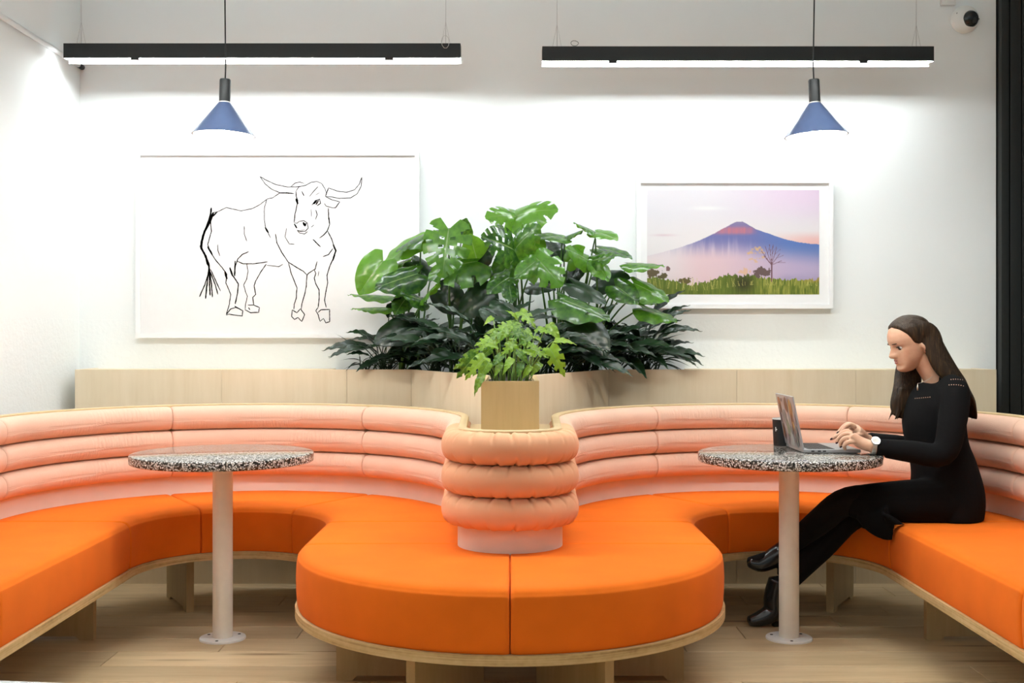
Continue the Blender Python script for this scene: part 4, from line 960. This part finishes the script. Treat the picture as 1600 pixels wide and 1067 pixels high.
for s in (-1,):
    c_ = [head_pt(-.014-.006*math.cos(k/6*PI), .066+.048*k/6, s*(.068+.006*math.sin(k/6*PI))) for k in range(7)]
    ear.append(loft_vf([(p, .006, .010) for p in c_], 10, (0, 0, 1)) if False else tube_vf(c_, [.004, .0055, .0065, .0075, .0075, .006, .004], 10))
torso = loft_vf(smooth_rings([R_(1478, 812, YP, .11, .15), R_(1480, 780, YP, .115, .165), R_(1474, 735, YP, .105, .135), R_(1465, 695, YP, .095, .125), R_(1462, 655, YP, .10, .14), R_(1470, 622, YP, .08, .15), R_(1474, 603, YP, .055, .09)], 4), 28)
nearS = (1490, 616, 4.41); nearE = (1474, 710, 4.35); nearW = (1364, 698.5, 4.385)
farS = (1478, 618, 4.70); farE = (1452, 700, 4.76); farW = (1353, 688, 4.575)
arms = [limb([nearS, (1484, 665, 4.37), nearE, (1420, 706, 4.365), nearW], [.046, .042, .036, .036, .025]), limb([farS, (1466, 660, 4.74), farE, (1400, 696, 4.67), farW], [.046, .042, .036, .036, .025])]
def hand(wr, palm, fingers, thumb):
    P = [limb([wr]+palm, [(.022, .024), (.023, .030), (.018, .036)][:1+len(palm)], 16, 5)]
    for f_ in fingers: P.append(limb(f_, [.0095, .0088, .0080, .0062][:len(f_)], 12, 4))
    P.append(limb(thumb, [.0125, .0105, .0085, .0065][:len(thumb)], 12, 4)); return P
hand1 = hand(nearW, [(1346, 692, 4.405), (1331, 682, 4.42)],
 [[(1331, 677, 4.450), (1322, 673, 4.455), (1311, 679, 4.462), (1299, 686, 4.468)], [(1331, 679, 4.432), (1320, 678, 4.435), (1311, 684, 4.44), (1307, 692, 4.445)],
  [(1332, 684, 4.412), (1321, 684, 4.41), (1314, 690, 4.415), (1313, 698, 4.425)], [(1335, 690, 4.395), (1325, 691, 4.392), (1319, 697, 4.397), (1321, 702, 4.41)]],
 [(1348, 690, 4.43), (1336, 688, 4.455), (1325, 690, 4.475), (1316, 695, 4.485)])
hand2 = hand(farW, [(1344, 678, 4.56), (1336, 669, 4.545)],
 [[(1336, 667, 4.515), (1328, 663, 4.51), (1319, 668, 4.505), (1313, 678, 4.50)], [(1336, 666, 4.535), (1326, 662, 4.535), (1317, 667, 4.53), (1309, 676, 4.525)],
  [(1337, 667, 4.555), (1328, 664, 4.555), (1320, 670, 4.55), (1314, 681, 4.545)], [(1339, 671, 4.572), (1331, 669, 4.575), (1324, 675, 4.572), (1320, 684, 4.568)]],
 [(1346, 680, 4.53), (1338, 680, 4.505), (1329, 684, 4.49), (1321, 690, 4.488)])
nearH = (1485, 790, 4.47); nearK = (1326, 783, 4.50); nearA = (1222, 862, 4.72)
farH = (1485, 790, 4.63); farK = (1338, 803, 4.62); farA = (1209, 932, 4.69)
legs = [limb([nearH, (1400, 786, 4.47), nearK, (1280, 815, 4.60), nearA], [.080, .072, .056, .052, .034], 20), limb([farH, (1410, 797, 4.63), farK, (1280, 858, 4.66), farA], [.080, .072, .056, .052, .034], 20)]
feet = [limb([nearA, (1205, 872, 4.72), (1170, 878, 4.72)], [.034, .034, .020], 14), limb([farA, (1205, 958, 4.685), (1172, 970, 4.68)], [.034, .032, .020], 14)]
body = remesh('body', [head_vf(), neck, torso]+ear+arms+hand1+hand2+legs+feet, .0033, [M['skin'], M['tights']], per, 2, .4)
bl = wloc(per)
for p in body.data.polygons:
    c_ = p.center+bl
    if c_.z < .70 : p.material_index = 1
# dress
dt = loft_vf(smooth_rings([R_(1474, 819, YP, .115, .175), R_(1478, 800, YP, .132, .185), R_(1479, 770, YP, .135, .180), R_(1475, 735, YP, .122, .158), R_(1466, 700, YP, .112, .142), R_(1459, 660, YP, .116, .152), R_(1464, 630, YP, .108, .168), R_(1474, 605, YP, .080, .150), R_(1473, 590, YP, .058, .085), R_(1466, 582, YP, .050, .060)], 4), 36)
slv = [limb([(1482, 603, 4.46), (1492, 616, 4.41), (1487, 665, 4.365), (1472, 709, 4.345), (1420, 705, 4.36), (1371, 699, 4.382)], [.050, .056, .052, .047, .042, .0335], 20), limb([(1476, 606, 4.66), (1480, 620, 4.70), (1468, 660, 4.74), (1452, 700, 4.76), (1400, 695, 4.67), (1359, 688.5, 4.580)], [.050, .055, .050, .046, .041, .033], 20)]
skirt = [limb([(1492, 786, 4.47), (1440, 786, 4.46), (1390, 786, 4.47), (1345, 785, 4.49), (1322, 781, 4.505)], [.098, .094, .084, .070, .052], 24), limb([(1490, 790, 4.64), (1440, 792, 4.64), (1390, 797, 4.63), (1345, 802, 4.62)], [.095, .092, .082, .066], 24),
         loft_vf(smooth_rings([R_(1470, 790, YP, .10, .17), R_(1420, 795, YP, .085, .16), R_(1375, 800, 4.55, .062, .13), R_(1352, 800, 4.55, .045, .10)], 4), 28),
         loft_vf(smooth_rings([(W(1345, 802, 4.45), .030, .03), (W(1364, 812, 4.425), .050, .026), (W(1380, 817, 4.395), .062, .020), (W(1391, 818, 4.37), .064, .016), (W(1399, 812, 4.352), .045, .012)], 4), 20)]
dress = remesh('dress', [dt]+slv+skirt, .005, M['cloth'], per, 5, .5)
def rest_on_furniture(o):
    "seat and table carry the figure: flatten whatever would sink into them"
    for v in o.data.vertices:
        c_ = v.co+bl; dx = c_.x-CBX; dy = c_.y-CBY
        over = (c_.x > CBX+RI-.012) if dy <= 0 else math.hypot(dx, dy) > RI-.012
        if over and c_.x > 0 and .30 < c_.z < HS+.0025: v.co.z = HS+.0025-bl.z
        if math.hypot(c_.x-1.087, c_.y-4.49) < .356 and .675 < c_.z < .7275: v.co.z = .7275-bl.z
rest_on_furniture(body); rest_on_furniture(dress)
# eyelet rows on yoke and shoulder
from mathutils.bvhtree import BVHTree
ev = []
for k in range(7): ev.append((1483+k*3.7, 601.0+.12*(k-2)**2))
for k in range(8): ev.append((1430+k*3.3, 622.5-k*.3))
for k in range(6): ev.append((1486+k*3.6, 592.5+.1*(k-2)**2))
b_ = BVHTree.FromPolygons([v.co+bl for v in dress.data.vertices], [tuple(p.vertices) for p in dress.data.polygons]); pts_ = []
for px, py in ev:
    o_ = Vector((0, 0, CH)); h_ = b_.ray_cast(o_, (W(px, py, 1.0)-o_).normalized())
    if h_[0] is not None: pts_.append(tube_vf([h_[0]-h_[1]*.002, h_[0]+h_[1]*.0010], [.0022, .0016], 8))
mk('eyelet_trim', *join_vf(pts_), M['skin'], per)
# boots
bt = []
bt.append([limb([(1236, 852, 4.70), nearA, (1210, 871, 4.72), (1188, 881, 4.72), (1170, 878, 4.72)], [(.040, .040), (.041, .042), (.042, .040), (.033, .036), (.020, .028)], 20), limb([(1222, 876, 4.72), (1219, 898, 4.72)], [.018, .014], 10)])
bt.append([limb([(1216, 906, 4.688), farA, (1208, 955, 4.687), (1188, 966, 4.683), (1170, 970, 4.68)], [(.040, .040), (.041, .042), (.042, .040), (.032, .036), (.019, .028)], 20), limb([(1213, 958, 4.687), (1212, 978, 4.687)], [.019, .017], 10)])
for q in bt: remesh('boot', q, .004, M['leather'], per, 4, .5)
# hair
def hs(u_, v_, w_):
    hl = np.interp(v_, [.0, .058, .09, .105, .12, .16, .19, .205, .23], [-.05, -.026, -.022, -.008, .020, .038, .058, .072, .12])   # hairline
    k = 1/(1+math.exp(-(hl-u_)/.0035)); s = .90+.18*k
    c_ = (-.005, .13); return (c_[0]+(u_-c_[0])*s, c_[1]+(v_-c_[1])*s, w_*s)
hp_ = [head_vf(hs)]
hp_.append(loft_vf(smooth_rings([R_(1436, 506, YP, .030, .055), R_(1446, 530, YP, .050, .074), R_(1460, 556, YP, .050, .082), R_(1476, 582, YP, .046, .092), R_(1492, 604, YP, .040, .10), R_(1507, 626, YP-.02, .022, .10), R_(1513, 642, YP-.03, .012, .085), R_(1515, 652, YP-.03, .004, .07)], 5), 30))
hp_.append(loft_vf(smooth_rings([(head_pt(.030, .165, .060), .02, .016), (head_pt(.018, .13, .072), .030, .016), (W(1417, 556, 4.63), .040, .020), (W(1419, 585, 4.62), .054, .024), (W(1416, 610, 4.60), .054, .026), (W(1410, 630, 4.59), .050, .022), (W(1405, 643, 4.585), .040, .014), (W(1402, 651, 4.58), .020, .006)], 5), 26))
hp_.append(loft_vf(smooth_rings([(head_pt(.0, .20, -.040), .02, .02), (head_pt(-.030, .165, -.068), .034, .014), (head_pt(-.058, .125, -.074), .040, .014), (W(1467, 566, 4.475), .034, .016), (W(1486, 590, 4.465), .03, .016)], 5), 22))
rh = random.Random(11)
def strand(p0, p1, p2, r0): hp_.append(tube_vf(bez(p0, p1, p2, 6), [r0, r0, r0*.95, r0*.9, r0*.8, r0*.6, r0*.3], 7))
for k in range(11):      # loose ends of the front lock and of the hair behind the shoulder
    x = 1389+k*2.9; strand(W(1402+k*2.4, 606, 4.585+rh.uniform(-.012, .02)), W(x+9, 636, 4.575), W(x-1+rh.uniform(-2, 2), 657+rh.uniform(-7, 4)-abs(k-6)*.6, 4.575+rh.uniform(-.01, .02)), .0058)
for k in range(7):
    strand(W(1500+k*1.6, 606, 4.50+.02*k), W(1512+k*.5, 630, 4.49+.02*k), W(1514+rh.uniform(-2, 5), 654+rh.uniform(-7, 4), 4.49+.02*k), .006)
hair = remesh('hair', hp_, .0033, M['hair'], per, 3, .5)
# face details
def disc_on(name, u_, v_, w_, r, mat, sq=1.0):
    c_ = head_pt(u_, v_, w_); n = 14; V = []; Fc = []
    for i in range(6):
        for k in range(n):
            th = PI*i/5; V.append(c_+Vector((r*math.cos(th)*.6 if False else r*math.sin(th)*math.cos(2*PI*k/n), r*math.sin(th)*math.sin(2*PI*k/n), r*sq*math.cos(th))))
    for i in range(5):
        for k in range(n): Fc.append((i*n+k, i*n+(k+1) % n, (i+1)*n+(k+1) % n, (i+1)*n+k))
    return mk(name, V, Fc, mat, per, smooth=True)
for s in (-1, 1):
    e = disc_on('eye', .0625, .112, s*.030, .0115, M['eyew'], .75)
    c_ = [head_pt(.0725-.010*((k-3)/3)**2-.003*(k < 2), .1115, s*(.030+(k-3)*.0018)) for k in range(7)]
    disc_on('iris', .0680, .1110, s*.0300, .0078, M['eyed'], 1.0)
    tube('eyelash', [head_pt(.0790-.0009*k*k, .1172-.0006*(k-2)**2, s*(.020+k*.0046)) for k in range(5)], [.0008, .0014, .0017, .0016, .0009], M['eyed'], per, 6)
    tube('eyebrow', [head_pt(.0905-.0011*k*k, .1335-.00035*(k-2.5)**2, s*(.013+k*.0062)) for k in range(6)], [.0012, .0021, .0022, .0019, .0015, .0007], M['hair'], per, 6)
tube('lips', [head_pt(.0885-.00085*k*k, .0605+.0004*abs(k), k*.0038) for k in range(-5, 6)], [.0008, .0020, .0027, .0031, .0032, .0030, .0032, .0031, .0027, .0020, .0008], M['lips'], per, 8)
tube('lips', [head_pt(.0875-.00085*k*k, .0495+.0009*abs(k), k*.0038) for k in range(-4, 5)], [.0010, .0024, .0031, .0035, .0036, .0035, .0031, .0024, .0010], M['lips'], per, 8)
# necklace, watch, nails, eyelets
c0 = W(1434, 596, 4.46)
tube('necklace', bez(W(1458, 588, 4.455), W(1444, 598, 4.44), W(1434, 599, 4.47), 8), .0007, M['steel'], per, 6)
disc_on('pendant_bead', 0, 0, 0, .001, M['steel']); bpy.data.objects.remove(per.children[-1])
tube('pendant', [W(1434, 599, 4.455), W(1433.8, 605, 4.45), W(1433.6, 610, 4.45)], [.0012, .0032, .0022], M['steel'], per, 8)
wc = W(1365.5, 696.3, 4.385); ax = (W(1371, 699, 4.382)-W(1358, 697, 4.387)).normalized()
V, Fc = [], []; A = ax.cross(Vector((0, 1, 0))).normalized(); B = ax.cross(A).normalized(); n = 28
for o_, r_ in ((-.0075, .0305), (-.0075, .0335), (.0075, .0335), (.0075, .0305)):
    for k in range(n): q = 2*PI*k/n; V.append(wc+ax*o_+(A*math.cos(q)*1.0+B*math.sin(q)*1.0)*r_)
for j in range(4):
    for k in range(n): Fc.append((j*n+k, j*n+(k+1) % n, ((j+1) % 4)*n+(k+1) % n, ((j+1) % 4)*n+k))
watch = autosmooth(mk('watch', V, Fc, M['steel'], per), 40)
dv = (Vector((0, -1, 0))*.8+Vector((0, 0, 1))*.6); dv = (dv-ax*dv.dot(ax)).normalized(); U = ax; Vv = dv.cross(U)
def wdisc(name, r, o0, o1, mat, par):
    n = 32; V = [wc+dv*o+(U*math.cos(2*PI*k/n)+Vv*math.sin(2*PI*k/n))*r for o in (o0, o1) for k in range(n)]
    return mk(name, V, [tuple(range(n)), tuple(range(2*n-1, n-1, -1))]+[(k, (k+1) % n, n+(k+1) % n, n+k) for k in range(n)], mat, par)
wdisc('watch_case', .0165, .030, .0385, M['steel'], watch); wdisc('watch_dial', .0135, .0386, .0392, M['dial'], watch)
for p, y in (((1298.5, 686.3), 4.467), ((1307, 692.3), 4.443), ((1313.4, 698.4), 4.423), ((1308.6, 676.2), 4.523), ((1313, 678.4), 4.498)):
    c_ = W(p[0], p[1], y); tube('fingernail', [c_+Vector((.004, -.003, .004)), c_+Vector((.0, -.0035, .0015)), c_+Vector((-.0035, -.002, -.002))], [.003, .0042, .0025], M['nail'], per, 8)
